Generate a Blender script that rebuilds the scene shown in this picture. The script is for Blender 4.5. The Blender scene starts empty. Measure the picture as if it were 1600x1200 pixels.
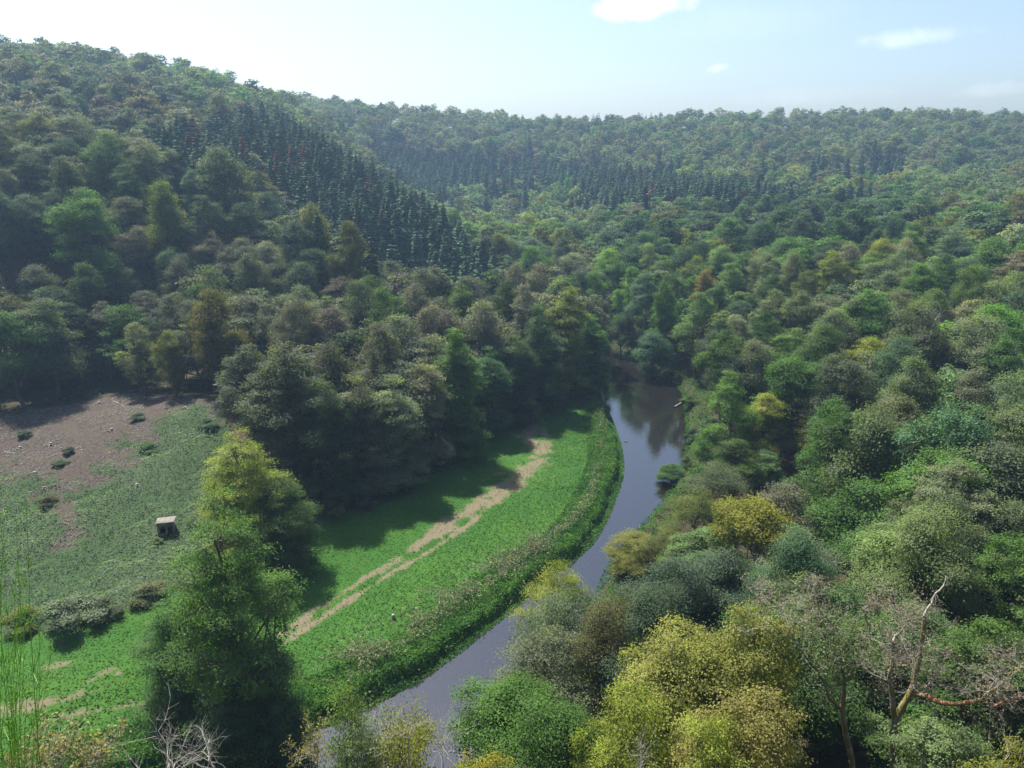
import bpy, math
import numpy as np
from math import radians as R_
rng = np.random.default_rng(7)
S = bpy.context.scene
COL = S.collection

# ------------------------------------------------------------------ camera, world, sun, exposure
F = 1208.0; PITCH = R_(16.5); CZ = 46.0
cam = bpy.data.cameras.new("camera"); cam.sensor_width = 36; cam.lens = F / 1600 * 36
cam.clip_start = 0.05; cam.clip_end = 8000
camo = bpy.data.objects.new("camera", cam); COL.objects.link(camo)
camo.location = (0, 0, CZ); camo.rotation_euler = (math.pi / 2 - PITCH, 0, 0)
S.camera = camo
SUN_AZ, SUN_EL = R_(-39), R_(57)          # azimuth clockwise from +Y
S.view_settings.view_transform = 'Standard'; S.view_settings.look = 'None'
S.view_settings.exposure = 1.40; S.view_settings.gamma = 1.0
c = S.cycles
c.use_denoising = True; c.denoising_prefilter = 'NONE'; c.max_bounces = 8; c.diffuse_bounces = 5; c.glossy_bounces = 2
c.transmission_bounces = 5; c.transparent_max_bounces = 4; c.volume_bounces = 0
c.caustics_reflective = False; c.caustics_refractive = False
sl = bpy.data.lights.new("sun", 'SUN'); sl.energy = 4.5; sl.angle = R_(0.5); sl.color = (1, .95, .86)
so = bpy.data.objects.new("sun", sl); COL.objects.link(so)
so.rotation_euler = (math.pi / 2 - SUN_EL, 0, -SUN_AZ + math.pi)
W = bpy.data.worlds.new("World"); S.world = W; W.use_nodes = True


class NT:
    """small helper for node trees"""
    def __init__(s, t): s.t = t; t.nodes.clear()
    def n(s, typ, **kw):
        nd = s.t.nodes.new(typ)
        for k, v in kw.items():
            if k.startswith('i_'):
                k = k[2:]; k = int(k) if k.isdigit() else k
                s.set(nd.inputs[k], v)
            else: setattr(nd, k, v)
        return nd
    def set(s, sock, v):
        if isinstance(v, bpy.types.NodeSocket): s.t.links.new(v, sock)
        elif isinstance(v, bpy.types.Node): s.t.links.new(v.outputs[0], sock)
        else: sock.default_value = v
    def m(s, op, a, b=0.0, c=0.0, clamp=False):
        nd = s.t.nodes.new('ShaderNodeMath'); nd.operation = op; nd.use_clamp = clamp
        for k, v in enumerate((a, b, c)): s.set(nd.inputs[k], v)
        return nd.outputs[0]
    def vm(s, op, a, b=None):
        nd = s.t.nodes.new('ShaderNodeVectorMath'); nd.operation = op
        s.set(nd.inputs[0], a)
        if b is not None: s.set(nd.inputs[1], b)
        return nd.outputs['Value'] if op in ('DOT_PRODUCT', 'LENGTH') else nd.outputs[0]
    def mix(s, f, a, b, blend='MIX'):
        nd = s.t.nodes.new('ShaderNodeMix'); nd.data_type = 'RGBA'; nd.blend_type = blend
        s.set(nd.inputs[0], f); s.set(nd.inputs[6], a); s.set(nd.inputs[7], b)
        return nd.outputs[2]
    def ss(s, x, a, b):
        nd = s.t.nodes.new('ShaderNodeMapRange'); nd.interpolation_type = 'SMOOTHSTEP'
        s.set(nd.inputs[0], x); s.set(nd.inputs[1], a); s.set(nd.inputs[2], b)
        return nd.outputs[0]
    def noise(s, scale, detail=3, rough=.5, vec=None):
        nd = s.t.nodes.new('ShaderNodeTexNoise'); nd.inputs['Scale'].default_value = scale
        nd.inputs['Detail'].default_value = detail; nd.inputs['Roughness'].default_value = rough
        if vec is not None: s.set(nd.inputs['Vector'], vec)
        return nd.outputs[0]


def rgb(c): return (c[0], c[1], c[2], 1.0)


CP, SP = math.cos(PITCH), math.sin(PITCH)


def ray(px, py):
    """direction from the viewpoint for a picture position, scaled to y = 1"""
    X = (px - 800) / F; V = (600 - py) / F
    d = np.array([X, CP + V * SP, -SP + V * CP]); return d / d[1]


def at_y(px, py, Y): return np.array([0, 0, CZ]) + ray(px, py) * Y


def at_z(px, py, z):
    d = ray(px, py); return np.array([0, 0, CZ]) + d * (z - CZ) / d[2]


def proj(P):
    P = np.asarray(P, float); q = P - np.array([0, 0, CZ])
    dep = q[..., 1] * CP - q[..., 2] * SP; up = q[..., 1] * SP + q[..., 2] * CP
    dep = np.where(dep < .1, .1, dep)
    return 800 + F * q[..., 0] / dep, 600 - F * up / dep, dep


# sky with a few small clouds
t = NT(W.node_tree)
sky = t.n('ShaderNodeTexSky', sky_type='NISHITA', sun_disc=False, sun_elevation=SUN_EL, sun_rotation=SUN_AZ,
          altitude=300, air_density=1.0, dust_density=3.2, ozone_density=3.5)
tc = t.n('ShaderNodeTexCoord').outputs['Generated']
col = sky.outputs[0]
nz = t.noise(14, 5, .6, tc); nz2 = t.noise(40, 4, .6, tc)
for (px, py, w, h, k) in ((1003, 6, .050, .014, 1.0), (1425, 57, .052, .010, .30), (1120, 107, .012, .005, .35), (1560, 140, .04, .008, .18),
                          (1240, 150, .09, .010, .06), (1180, 30, .10, .02, .05)):
    d = ray(px, py); d /= np.linalg.norm(d)
    r = np.cross(d, (0, 0, 1)); r /= np.linalg.norm(r); u = np.cross(r, d)
    a = t.m('DIVIDE', t.vm('DOT_PRODUCT', tc, tuple(r)), w); b = t.m('DIVIDE', t.m('SUBTRACT', t.vm('DOT_PRODUCT', tc, tuple(u)), 0.0), h)
    b = t.m('MULTIPLY_ADD', a, -.25, b)
    f = t.m('GREATER_THAN', t.vm('DOT_PRODUCT', tc, tuple(d)), 0.5)
    q = t.m('ADD', t.m('MULTIPLY', a, a), t.m('MULTIPLY', b, b))
    q = t.m('ADD', q, t.m('MULTIPLY', t.m('SUBTRACT', nz, .5), 3.4)); q = t.m('ADD', q, t.m('MULTIPLY', t.m('SUBTRACT', nz2, .5), 2.2))
    mk = t.m('MULTIPLY', t.m('MULTIPLY', t.ss(q, 1.7, -1.1), f), k)
    col = t.mix(mk, col, (9.5, 9.3, 9.4, 1))
bg = t.n('ShaderNodeBackground', i_Color=col, i_Strength=0.080)
t.n('ShaderNodeOutputWorld', i_Surface=bg)

# ------------------------------------------------------------------ object helpers


def new_mat(name):
    m = bpy.data.materials.new(name); m.use_nodes = True
    return m, NT(m.node_tree)


def mesh_np(name, V, Q, attrs=None, mat=None, smooth=False):
    V = np.ascontiguousarray(V, np.float32); Q = np.ascontiguousarray(Q, np.int32)
    me = bpy.data.meshes.new(name); k = Q.shape[1]
    me.vertices.add(len(V)); me.vertices.foreach_set('co', V.ravel())
    me.loops.add(Q.size); me.loops.foreach_set('vertex_index', Q.ravel())
    me.polygons.add(len(Q)); me.polygons.foreach_set('loop_start', np.arange(0, Q.size, k, dtype=np.int32))
    if smooth: me.polygons.foreach_set('use_smooth', np.ones(len(Q), bool))
    for nm, (typ, dom, data) in (attrs or {}).items():
        a = me.attributes.new(nm, typ, dom)
        data = np.ascontiguousarray(data, np.float32)
        a.data.foreach_set('value' if typ == 'FLOAT' else 'color' if typ == 'FLOAT_COLOR' else 'vector', data.ravel())
    me.update(calc_edges=True)
    if mat: me.materials.append(mat)
    return me


def obj(name, me, parent=None, kind=None, label=None, cat=None, group=None, loc=None):
    o = bpy.data.objects.new(name, me); COL.objects.link(o)
    if parent is not None: o.parent = parent
    tag(o, label, cat, group, kind)
    if loc is not None: o.location = loc
    return o


def tag(o, label=None, cat=None, group=None, kind=None):
    if label: o['label'] = label
    if cat: o['category'] = cat
    if group: o['group'] = group
    if kind: o['kind'] = kind


def unit(v): return v / np.maximum(np.linalg.norm(v, axis=-1, keepdims=True), 1e-9)


def cards(P, N, size, ratio, r):
    """rhombus leaf sprays: centres P, normals N, half-lengths size"""
    n = len(P); a = unit(np.cross(N, unit(r.normal(size=(n, 3))))); b = np.cross(N, a)
    s = np.broadcast_to(np.asarray(size, float), (n,))[:, None]
    V = np.stack([P - a * s, P - b * s * ratio + a * s * .15, P + a * s, P + b * s * ratio + a * s * .15], 1).reshape(-1, 3)
    return V, np.arange(4 * n).reshape(n, 4)


def tubes(seg, sides=5):
    """seg rows: p0(3) p1(3) r0 r1"""
    seg = np.asarray(seg, float).reshape(-1, 8)
    p0, p1, r0, r1 = seg[:, :3], seg[:, 3:6], seg[:, 6], seg[:, 7]
    d = unit(p1 - p0); up = np.where(np.abs(d[:, 2:3]) > .9, np.array([[1., 0, 0]]), np.array([[0, 0, 1.]]))
    a = unit(np.cross(d, up)); b = np.cross(d, a)
    an = np.arange(sides) / sides * 2 * math.pi
    ring = np.cos(an)[None, :, None] * a[:, None] + np.sin(an)[None, :, None] * b[:, None]
    A = p0[:, None] + ring * r0[:, None, None]; B = p1[:, None] + ring * r1[:, None, None]
    V = np.concatenate([A, B], 1).reshape(-1, 3); k = np.arange(sides)
    q = np.stack([k, (k + 1) % sides, (k + 1) % sides + sides, k + sides], 1)
    Q = (np.arange(len(seg)) * 2 * sides)[:, None, None] + q[None]
    return V, Q.reshape(-1, 4)


def join(parts):
    Vs, Qs, o = [], [], 0
    for V, Q in parts:
        Vs.append(V); Qs.append(Q + o); o += len(V)
    return np.concatenate(Vs), np.concatenate(Qs)


def box(x0, y0, z0, x1, y1, z1):
    V = np.array([[x, y, z] for z in (z0, z1) for y in (y0, y1) for x in (x0, x1)], float)
    Q = np.array([[0, 2, 3, 1], [4, 5, 7, 6], [0, 1, 5, 4], [2, 6, 7, 3], [0, 4, 6, 2], [1, 3, 7, 5]])
    return V, Q


# ------------------------------------------------------------------ materials


def leaf_mat(name, stuff=False, trans=.46, spec=.09, rough=.62):
    m, t = new_mat(name)
    base = t.n('ShaderNodeAttribute', attribute_name='tint').outputs['Color'] if stuff else t.n('ShaderNodeObjectInfo').outputs['Color']
    v = t.n('ShaderNodeAttribute', attribute_name='v').outputs['Fac']
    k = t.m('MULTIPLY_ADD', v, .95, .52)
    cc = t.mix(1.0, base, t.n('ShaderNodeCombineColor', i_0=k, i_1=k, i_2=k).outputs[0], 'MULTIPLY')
    cc = t.mix(t.m('MULTIPLY', v, .25), cc, t.mix(1.0, cc, (1.15, 1.08, .75, 1), 'MULTIPLY'))
    p = t.n('ShaderNodeBsdfPrincipled', i_Roughness=rough); t.set(p.inputs['Base Color'], cc)
    p.inputs['Specular IOR Level'].default_value = spec
    tr = t.n('ShaderNodeBsdfTranslucent', i_Color=t.mix(1.0, cc, (1.15, 1.35, .55, 1), 'MULTIPLY'))
    mx = t.n('ShaderNodeMixShader', i_0=trans, i_1=p, i_2=tr)
    t.n('ShaderNodeOutputMaterial', i_Surface=mx); return m


def bark_mat(name, c1, c2, scale=6., moss=None):
    m, t = new_mat(name)
    tcg = t.n('ShaderNodeTexCoord').outputs['Object']
    n = t.noise(scale, 5, .65, tcg); n2 = t.noise(scale * .22, 3, .6, tcg)
    cc = t.mix(t.ss(n, .35, .65), rgb(c1), rgb(c2))
    if moss: cc = t.mix(t.ss(n2, .42, .56), cc, rgb(moss))
    b = t.n('ShaderNodeBump', i_Strength=.6, i_Distance=.03, i_Height=n)
    p = t.n('ShaderNodeBsdfPrincipled', i_Roughness=.9, i_Normal=b); t.set(p.inputs['Base Color'], cc)
    t.n('ShaderNodeOutputMaterial', i_Surface=p); return m


M_LEAF = leaf_mat('leaves'); M_LEAF_STUFF = leaf_mat('woodland_leaves', True)
M_NEEDLE = leaf_mat('needles', False, .25, .08, .8); M_NEEDLE_STUFF = leaf_mat('woodland_needles', True, .25, .08, .8)
M_BARK = bark_mat('bark', (.055, .042, .030), (.11, .09, .065))
M_BARK_PALE = bark_mat('dead_bark', (.30, .27, .23), (.48, .45, .40))
M_BARK_MOSS = bark_mat('mossy_bark', (.17, .145, .115), (.33, .30, .255), 5, (.19, .155, .035))
M_BARK_RED = bark_mat('peeled_wood', (.30, .105, .045), (.46, .19, .085), 5, (.22, .15, .06))
M_TWIG = bark_mat('dead_twigs', (.20, .178, .148), (.34, .31, .265))
M_LOG = bark_mat('weathered_wood', (.13, .115, .10), (.27, .245, .22))

# ------------------------------------------------------------------ terrain
CTRL = []


def cp(px, py, Y, h=0.0):
    p = at_y(px, py, Y); CTRL.append((p[0], p[1], p[2] - h))


for a in ((110, 124, 260, 17), (-220, 112, 250, 17), (-500, 100, 240, 17), (300, 130, 290, 17), (430, 166, 340, 16), (520, 184, 420, 15), (600, 188, 520, 15),
          (500, 205, 270, 19), (570, 255, 250, 19), (640, 315, 225, 18), (700, 365, 205, 18), (765, 415, 185, 17),
          (0, 300, 150, 14), (-300, 300, 150, 14), (200, 400, 150, 14), (330, 250, 185, 15), (550, 380, 165, 15), (650, 450, 165, 15), (450, 470, 140, 14),
          (150, 190, 210, 15), (-200, 180, 205, 15), (400, 320, 190, 16), (100, 480, 128, 14), (-200, 480, 128, 14),
          (200, 640, 114), (0, 650, 112), (-250, 650, 112), (350, 630, 113), (260, 830, 82), (60, 760, 92), (60, 900, 75), (200, 720, 98), (-200, 780, 90), (0, 1000, 64), (200, 960, 66),
          (350, 740, 95), (-250, 1000, 64),
          (700, 330, 320, 14), (650, 292, 380, 17), (560, 240, 440, 16), (760, 350, 280, 15), (850, 420, 205, 14),
          (1150, 640, 105, 10), (1300, 640, 95, 13), (1450, 640, 88, 14), (1590, 640, 82, 14), (1750, 640, 80, 14), (1300, 520, 120, 15), (1590, 500, 115, 15), (1750, 480, 115, 15),
          (1100, 500, 150, 12), (1590, 400, 150, 15), (1750, 400, 150, 15), (1300, 430, 165, 14), (1000, 450, 185, 13), (1000, 395, 210, 14), (1400, 345, 210, 14), (1100, 350, 240, 14),
          (1590, 325, 230, 14), (1300, 305, 290, 14), (1600, 300, 290, 14), (1000, 310, 320, 14),
          (1000, 268, 420, 13), (1400, 268, 400, 13), (1700, 262, 400, 13), (1000, 178, 610, 13), (1500, 184, 560, 13), (1800, 184, 560, 13), (780, 178, 600, 14), (1000, 222, 510, 13),
          (1400, 225, 480, 13), (1700, 222, 480, 13), (760, 230, 500, 16),
          (1400, 1200, 38), (1590, 1100, 35, 10), (1150, 1000, 42, 11), (1590, 800, 58, 11), (1750, 800, 56, 11), (1300, 850, 60, 11)):
    cp(*a)
for a in ((0, 0, 44.2), (0, 2, 43.2), (0, 5, 38.5), (0, 9, 31), (0, 14, 22), (0, 20, 14), (0, 28, 6), (0, 36, 2.5), (-30, 0, 42), (-30, 9, 29), (-30, 16, 18), (-30, 28, 5), (-30, 36, 2), (35, 0, 43), (35, 9, 30), (35, 16, 21), (30, 26, 11), (15, 9, 31), (15, 16, 19), (-15, 9, 30), (-15, 18, 15), (14, 26, 8), (-3, 3, 42.2), (3, 3, 42),
          (-60, -5, 44), (-60, 20, 20), (-60, 34, 4), (70, 0, 46), (70, 20, 26), (0, -30, 47), (-80, -40, 48), (80, -40, 49), (60, 36, 14), (14, 48, 2), (-30, 55, 1.5), (-45, 48, 1.5),
          (-10, 70, 1.4), (0, 90, 1.4), (10, 110, 1.4), (14, 130, 1.4), (10, 145, 1.4), (-20, 80, 1.4), (-8, 110, 1.5), (-30, 65, 1.4), (0, 150, 1.6), (0, 172, 2), (-25, 165, 3), (-60, 58, 1.5), (-75, 60, 1.8),
          (-500, 800, 75), (500, 800, 62), (0, 800, 60), (0, 1500, 60), (-900, 400, 80), (900, 400, 55), (600, 200, 45), (-600, 100, 60), (300, 0, 50), (-300, 0, 40), (300, -200, 50), (-300, -200, 50)):
    CTRL.append(a)
CTRL = np.array(CTRL, float)
_P = CTRL[:, :2] / 100.0


def _k(r2): return np.where(r2 > 1e-12, r2 * np.log(np.maximum(r2, 1e-12)), 0.0)


_n = len(CTRL); _A = np.zeros((_n + 3, _n + 3))
_A[:_n, :_n] = _k(((_P[:, None] - _P[None]) ** 2).sum(-1)) + np.eye(_n) * .0015
_A[:_n, _n] = 1; _A[:_n, _n + 1:] = _P; _A[_n, :_n] = 1; _A[_n + 1:, :_n] = _P.T
_w = np.linalg.solve(_A, np.concatenate([CTRL[:, 2], np.zeros(3)]))


def tps(x, y):
    sh = np.shape(x); q = np.stack([np.ravel(x), np.ravel(y)], 1) / 100.0; out = np.empty(len(q))
    for i in range(0, len(q), 20000):
        b = q[i:i + 20000]
        out[i:i + 20000] = _k(((b[:, None] - _P[None]) ** 2).sum(-1)) @ _w[:_n] + _w[_n] + b @ _w[_n + 1:]
    return out.reshape(sh)


# river banks, water level z = 0
LB = [at_z(x, y, 0.2)[:2] for x, y in ((500, 1130), (560, 1105), (620, 1075), (670, 1045), (720, 1010), (770, 970), (800, 945), (840, 912), (880, 880), (915, 855), (937, 825), (957, 780),
                                       (972, 735), (966, 690), (950, 645), (932, 618), (938, 600), (944, 578), (925, 558), (890, 548))]
LB = np.array([(-62, 36), (-45, 42), (-30, 47.5)] + LB + [(0, 190), (-30, 192)])
RB = [at_z(x, y, 0.2)[:2] for x, y in ((945, 893), (985, 840), (1035, 790), (1060, 745), (1078, 700), (1074, 640), (1066, 600), (1010, 570), (980, 550), (950, 540))]
RB = np.array([(-58, 27), (-40, 33), (-22, 39), (-9, 45), (0, 53), (5.5, 62), (9, 72)] + RB + [(10, 196), (-30, 202)])


def resample(P, n):
    P = np.asarray(P, float)
    for _ in range(2):     # corner cutting for smooth banks
        a = P[:-1] * .75 + P[1:] * .25; b = P[:-1] * .25 + P[1:] * .75
        P = np.concatenate([P[:1], np.stack([a, b], 1).reshape(-1, P.shape[1]), P[-1:]])
    s = np.concatenate([[0], np.cumsum(np.linalg.norm(np.diff(P[:, :2], axis=0), axis=1))])
    u = np.linspace(0, s[-1], n); return np.stack([np.interp(u, s, P[:, k]) for k in range(P.shape[1])], 1)


LBr, RBr = resample(LB, 90), resample(RB, 90)
RIV = np.concatenate([LBr, RBr[::-1]])


def in_poly(x, y, poly):
    x = np.asarray(x, float); y = np.asarray(y, float); inside = np.zeros(x.shape, bool)
    px, py = poly[:, 0], poly[:, 1]; j = len(poly) - 1
    for i in range(len(poly)):
        cnd = (py[i] > y) != (py[j] > y)
        xi = (px[j] - px[i]) * (y - py[i]) / (py[j] - py[i] + 1e-12) + px[i]
        inside ^= cnd & (x < xi); j = i
    return inside


def dist_line(x, y, L, closed=False):
    """distance to a polyline and the parameter (index + fraction) of the nearest spot"""
    x = np.asarray(x, float); y = np.asarray(y, float); best = np.full(x.shape, 1e9); par = np.zeros(x.shape)
    n = len(L) if closed else len(L) - 1
    for i in range(n):
        a, b = L[i][:2], L[(i + 1) % len(L)][:2]; d = b - a; l2 = d @ d + 1e-12
        tt = np.clip(((x - a[0]) * d[0] + (y - a[1]) * d[1]) / l2, 0, 1)
        q = np.hypot(x - a[0] - tt * d[0], y - a[1] - tt * d[1])
        m = q < best; best = np.where(m, q, best); par = np.where(m, i + tt, par)
    return best, par


def sstep(x, a, b):
    q = np.clip((x - a) / (b - a), 0, 1); return q * q * (3 - 2 * q)


def vnoise(x, y, s, seed=0):
    """value noise in [0,1]"""
    x = np.asarray(x) / s; y = np.asarray(y) / s; xi, yi = np.floor(x).astype(int), np.floor(y).astype(int)
    fx, fy = x - xi, y - yi; fx = fx * fx * (3 - 2 * fx); fy = fy * fy * (3 - 2 * fy)
    def h(a, b):
        q = np.sin(a * 127.1 + b * 311.7 + seed * 74.7) * 43758.5453; return q - np.floor(q)
    return (h(xi, yi) * (1 - fx) + h(xi + 1, yi) * fx) * (1 - fy) + (h(xi, yi + 1) * (1 - fx) + h(xi + 1, yi + 1) * fx) * fy


def fbm(x, y, s, seed=0):
    return (vnoise(x, y, s, seed) + .5 * vnoise(x, y, s / 2.1, seed + 1) + .25 * vnoise(x, y, s / 4.3, seed + 2)) / 1.75


def ground(x, y):
    x = np.asarray(x, float); y = np.asarray(y, float)
    z = tps(x, y)
    far = sstep(np.hypot(x, y - 300), 700, 1100); z = z * (1 - far) + 60 * far
    z = np.where(y > 30, np.maximum(z, 1.0), z)
    near = (np.abs(x) < 120) & (y > 20) & (y < 230)
    if near.any():
        xn, yn = x[near], y[near]; zn = z[near]
        d, _ = dist_line(xn, yn, RIV, True); ins = in_poly(xn, yn, RIV)
        d = d + (fbm(xn, yn, 2.2, 9) - .5) * 1.2 * (d < 3)
        zn = zn * sstep(d, 0, 16) + 1.05 * (1 - sstep(d, 0, 16))
        zb = -.25 + 1.25 * sstep(d, 0.0, 1.1)
        zn = np.where(d < 1.1, np.minimum(zn, zb), zn)
        zn = np.where(ins, -.25 - .9 * sstep(d, 0, 3), zn)
        z = z.copy(); z[near] = zn
    amp = np.where(np.hypot(x, y) > 100, .5, .12)
    return z + (fbm(x, y, 6, 3) - .5) * amp * (z > .9)


def hit(px, py):
    """where the view through a picture position meets the ground"""
    d = ray(px, py); Y = np.geomspace(16, 900, 900); z = ground(d[0] * Y, Y) - (CZ + d[2] * Y)
    k = np.argmax(z > 0); return np.array([d[0] * Y[k], Y[k], CZ + d[2] * Y[k]])


def hits(L): return np.array([hit(a[0], a[1]) for a in L])


# clearing, brambles, meadow, tracks laid out on the ground
OPEN = hits([(-260, 660), (0, 652), (120, 632), (225, 606), (345, 632), (360, 690), (450, 790), (520, 812), (610, 785), (670, 745), (720, 705), (770, 668), (830, 632), (925, 612)])
OPEN = np.concatenate([OPEN[:, :2], LBr[(LBr[:, 1] < 132)][::-1]])
MEADOW = np.concatenate([hits([(-300, 1000), (0, 1000), (100, 985), (200, 955), (300, 905), (420, 860), (470, 830), (520, 805), (610, 785), (670, 745), (720, 705), (770, 668), (830, 632), (925, 612)])[:, :2], LBr[(LBr[:, 1] < 132)][::-1]])
SOIL = hits([(-260, 640), (0, 640), (120, 610), (240, 590), (350, 620), (345, 660), (300, 640), (235, 665), (270, 690), (215, 700), (215, 735), (150, 750), (110, 770), (50, 775), (0, 745), (-260, 790)])[:, :2]
GULLY = hits([(88, 780), (110, 815), (100, 845)])
def track(L, n=60):
    P = hits(L)[:, :2]; return resample(np.column_stack([P, [a[2] for a in L]]), n)
TRACKS = [track(L) for L in (
    ((838, 648, .8), (822, 685, 1.9), (848, 712, 1.9), (812, 745, 1.7), (760, 778, 1.5), (705, 820, 1.3), (650, 858, .7), (560, 910, .7), (480, 965, .7), (430, 1000, .7), (330, 1060, .6)),
    ((850, 655, .5), (852, 700, 1.2), (838, 730, 1.2), (770, 790, .8), (700, 845, .4), (590, 910, .45), (500, 970, .5), (440, 1010, .5)),
    ((-60, 1105, 1.0), (20, 1112, 1.1), (70, 1100, 1.2), (130, 1085, .7), (200, 1068, .3)),
    ((60, 1128, .3), (130, 1115, .5), (230, 1100, .35)), ((60, 1045, .3), (90, 1040, .8), (115, 1035, .3)), ((130, 1075, .2), (175, 1045, .5), (190, 1060, .2)),
    ((755, 752, .2), (770, 742, 1.0), (790, 738, .3)), ((600, 880, .2), (615, 872, .6), (640, 870, .2)))]


def masks(x, y):
    x = np.asarray(x, float); y = np.asarray(y, float); n = fbm(x, y, 3.2, 21); n2 = fbm(x, y, 1.1, 41)
    mead = in_poly(x, y, MEADOW).astype(float)
    opn = in_poly(x, y, OPEN).astype(float)
    path = np.zeros(x.shape)
    for T in TRACKS:
        d, p = dist_line(x, y, T); w = .85 * np.interp(p, np.arange(len(T)), T[:, 2])
        path = np.maximum(path, sstep(d / w + (n - .5) * 2.4 + (n2 - .5) * 2.4, 1.6, .1))
    ds, _ = dist_line(x, y, SOIL, True); ds = np.where(in_poly(x, y, SOIL), -ds, ds)
    soil = sstep(ds + (n - .5) * 15 + (n2 - .5) * 9, 2.2, -2.0)
    dg, _ = dist_line(x, y, GULLY); soil = np.maximum(soil, sstep(dg + (n - .5) * 7 + (n2 - .5) * 4, 2.0, -.3))
    soil = soil * (1 - mead) * opn
    bramble = opn * (1 - mead) * (1 - soil)
    path = path * (.82 + .18 * sstep(fbm(x, y, 1.7, 47) + .5 * fbm(x, y, .7, 48), .5, .9))
    return mead, path * mead, soil, bramble


gx = np.unique(np.concatenate([np.arange(-84, 46.1, .5), -84 - np.cumsum(.6 * 1.09 ** np.arange(62)), 46 + np.cumsum(.6 * 1.09 ** np.arange(62))]))
gy = np.unique(np.concatenate([np.arange(40, 148.1, .5), 148 + np.cumsum(.6 * 1.08 ** np.arange(66)), 40 - np.cumsum(.6 * 1.06 ** np.arange(48))]))
GX, GY = np.meshgrid(gx, gy); GZ = ground(GX, GY)
mead, path, soil, bram = masks(GX, GY)
idx = np.arange(GX.size).reshape(GX.shape)
Q = np.stack([idx[:-1, :-1], idx[:-1, 1:], idx[1:, 1:], idx[1:, :-1]], -1).reshape(-1, 4)
m, t = new_mat('ground')
a = t.n('ShaderNodeAttribute', attribute_name='mask'); sp = t.n('ShaderNodeSeparateColor', i_0=a.outputs['Color'])
al = a.outputs['Alpha']
geo = t.n('ShaderNodeNewGeometry').outputs['Position']
n1 = t.noise(.35, 5, .6, geo); n2 = t.noise(3.0, 5, .65, geo); n3 = t.noise(.09, 3, .5, geo)
floor_c = t.mix(t.ss(n1, .4, .6), (.030, .026, .014, 1), (.060, .045, .026, 1))
floor_c = t.mix(t.ss(n2, .45, .7), floor_c, (.035, .045, .018, 1))
grass_c = t.mix(t.ss(n3, .4, .62), (.024, .085, .010, 1), (.045, .115, .014, 1)); grass_c = t.mix(t.ss(n2, .35, .7), grass_c, (.028, .085, .014, 1))
path_c = t.mix(n2, (.098, .082, .050, 1), (.16, .134, .086, 1))
soil_c = t.mix(t.ss(n2, .35, .7), (.036, .027, .021, 1), (.080, .063, .053, 1)); soil_c = t.mix(t.ss(n1, .5, .7), soil_c, (.06, .058, .035, 1))
bram_c = t.mix(n2, (.022, .04, .016, 1), (.05, .075, .03, 1))
cc = t.mix(al, floor_c, bram_c); cc = t.mix(sp.outputs[0], cc, grass_c)
cc = t.mix(t.ss(t.m('ADD', sp.outputs[1], t.m('MULTIPLY', t.m('SUBTRACT', n2, .5), 1.4)), .1, .95), cc, path_c)
cc = t.mix(t.ss(t.m('ADD', sp.outputs[2], t.m('MULTIPLY', t.m('SUBTRACT', n2, .5), 1.3)), .15, .9), cc, soil_c)
b = t.n('ShaderNodeBump', i_Strength=.8, i_Distance=.12, i_Height=n2)
p = t.n('ShaderNodeBsdfPrincipled', i_Roughness=.95, i_Normal=b); t.set(p.inputs['Base Color'], cc); p.inputs['Specular IOR Level'].default_value = .15
t.n('ShaderNodeOutputMaterial', i_Surface=p)
obj('ground', mesh_np('ground', np.stack([GX, GY, GZ], -1).reshape(-1, 3), Q, {'mask': ('FLOAT_COLOR', 'POINT', np.stack([mead, path, soil, bram], -1).reshape(-1, 4))}, m, True), kind='structure')

# river surface
ce = (LBr + RBr) / 2
Lx = LBr + unit(LBr - RBr) * 1.4; Rx = RBr + unit(RBr - LBr) * 1.4
V = []
for k in range(9): V.append(np.column_stack([Lx * (1 - k / 8) + Rx * k / 8, np.zeros(len(Lx))]))
V = np.array(V); idx = np.arange(V.shape[0] * V.shape[1]).reshape(V.shape[:2])
Q = np.stack([idx[:-1, :-1], idx[1:, :-1], idx[1:, 1:], idx[:-1, 1:]], -1).reshape(-1, 4)
m, t = new_mat('river_water')
geo = t.n('ShaderNodeNewGeometry').outputs['Position']
mp = t.n('ShaderNodeMapping', i_Vector=geo, i_Rotation=(0, 0, R_(40)), i_Scale=(1.0, 2.6, 1))
n = t.noise(.9, 4, .55, mp); nb = t.noise(.12, 2, .5, geo)
b = t.n('ShaderNodeBump', i_Strength=t.m('MULTIPLY_ADD', nb, .10, .015), i_Distance=.12, i_Height=n)
p = t.n('ShaderNodeBsdfPrincipled', i_Roughness=.04, i_IOR=1.68, i_Normal=b); t.set(p.inputs['Base Color'], (.010, .0085, .008, 1))
p.inputs['Specular IOR Level'].default_value = 1.0
t.n('ShaderNodeOutputMaterial', i_Surface=p)
obj('river', mesh_np('river', V.reshape(-1, 3), Q, None, m, True), kind='structure')

# ------------------------------------------------------------------ tree meshes


def ell_dirs(n, r, up=0.0):
    d = r.normal(size=(n, 3)); d[:, 2] += up; return unit(d)


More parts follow.
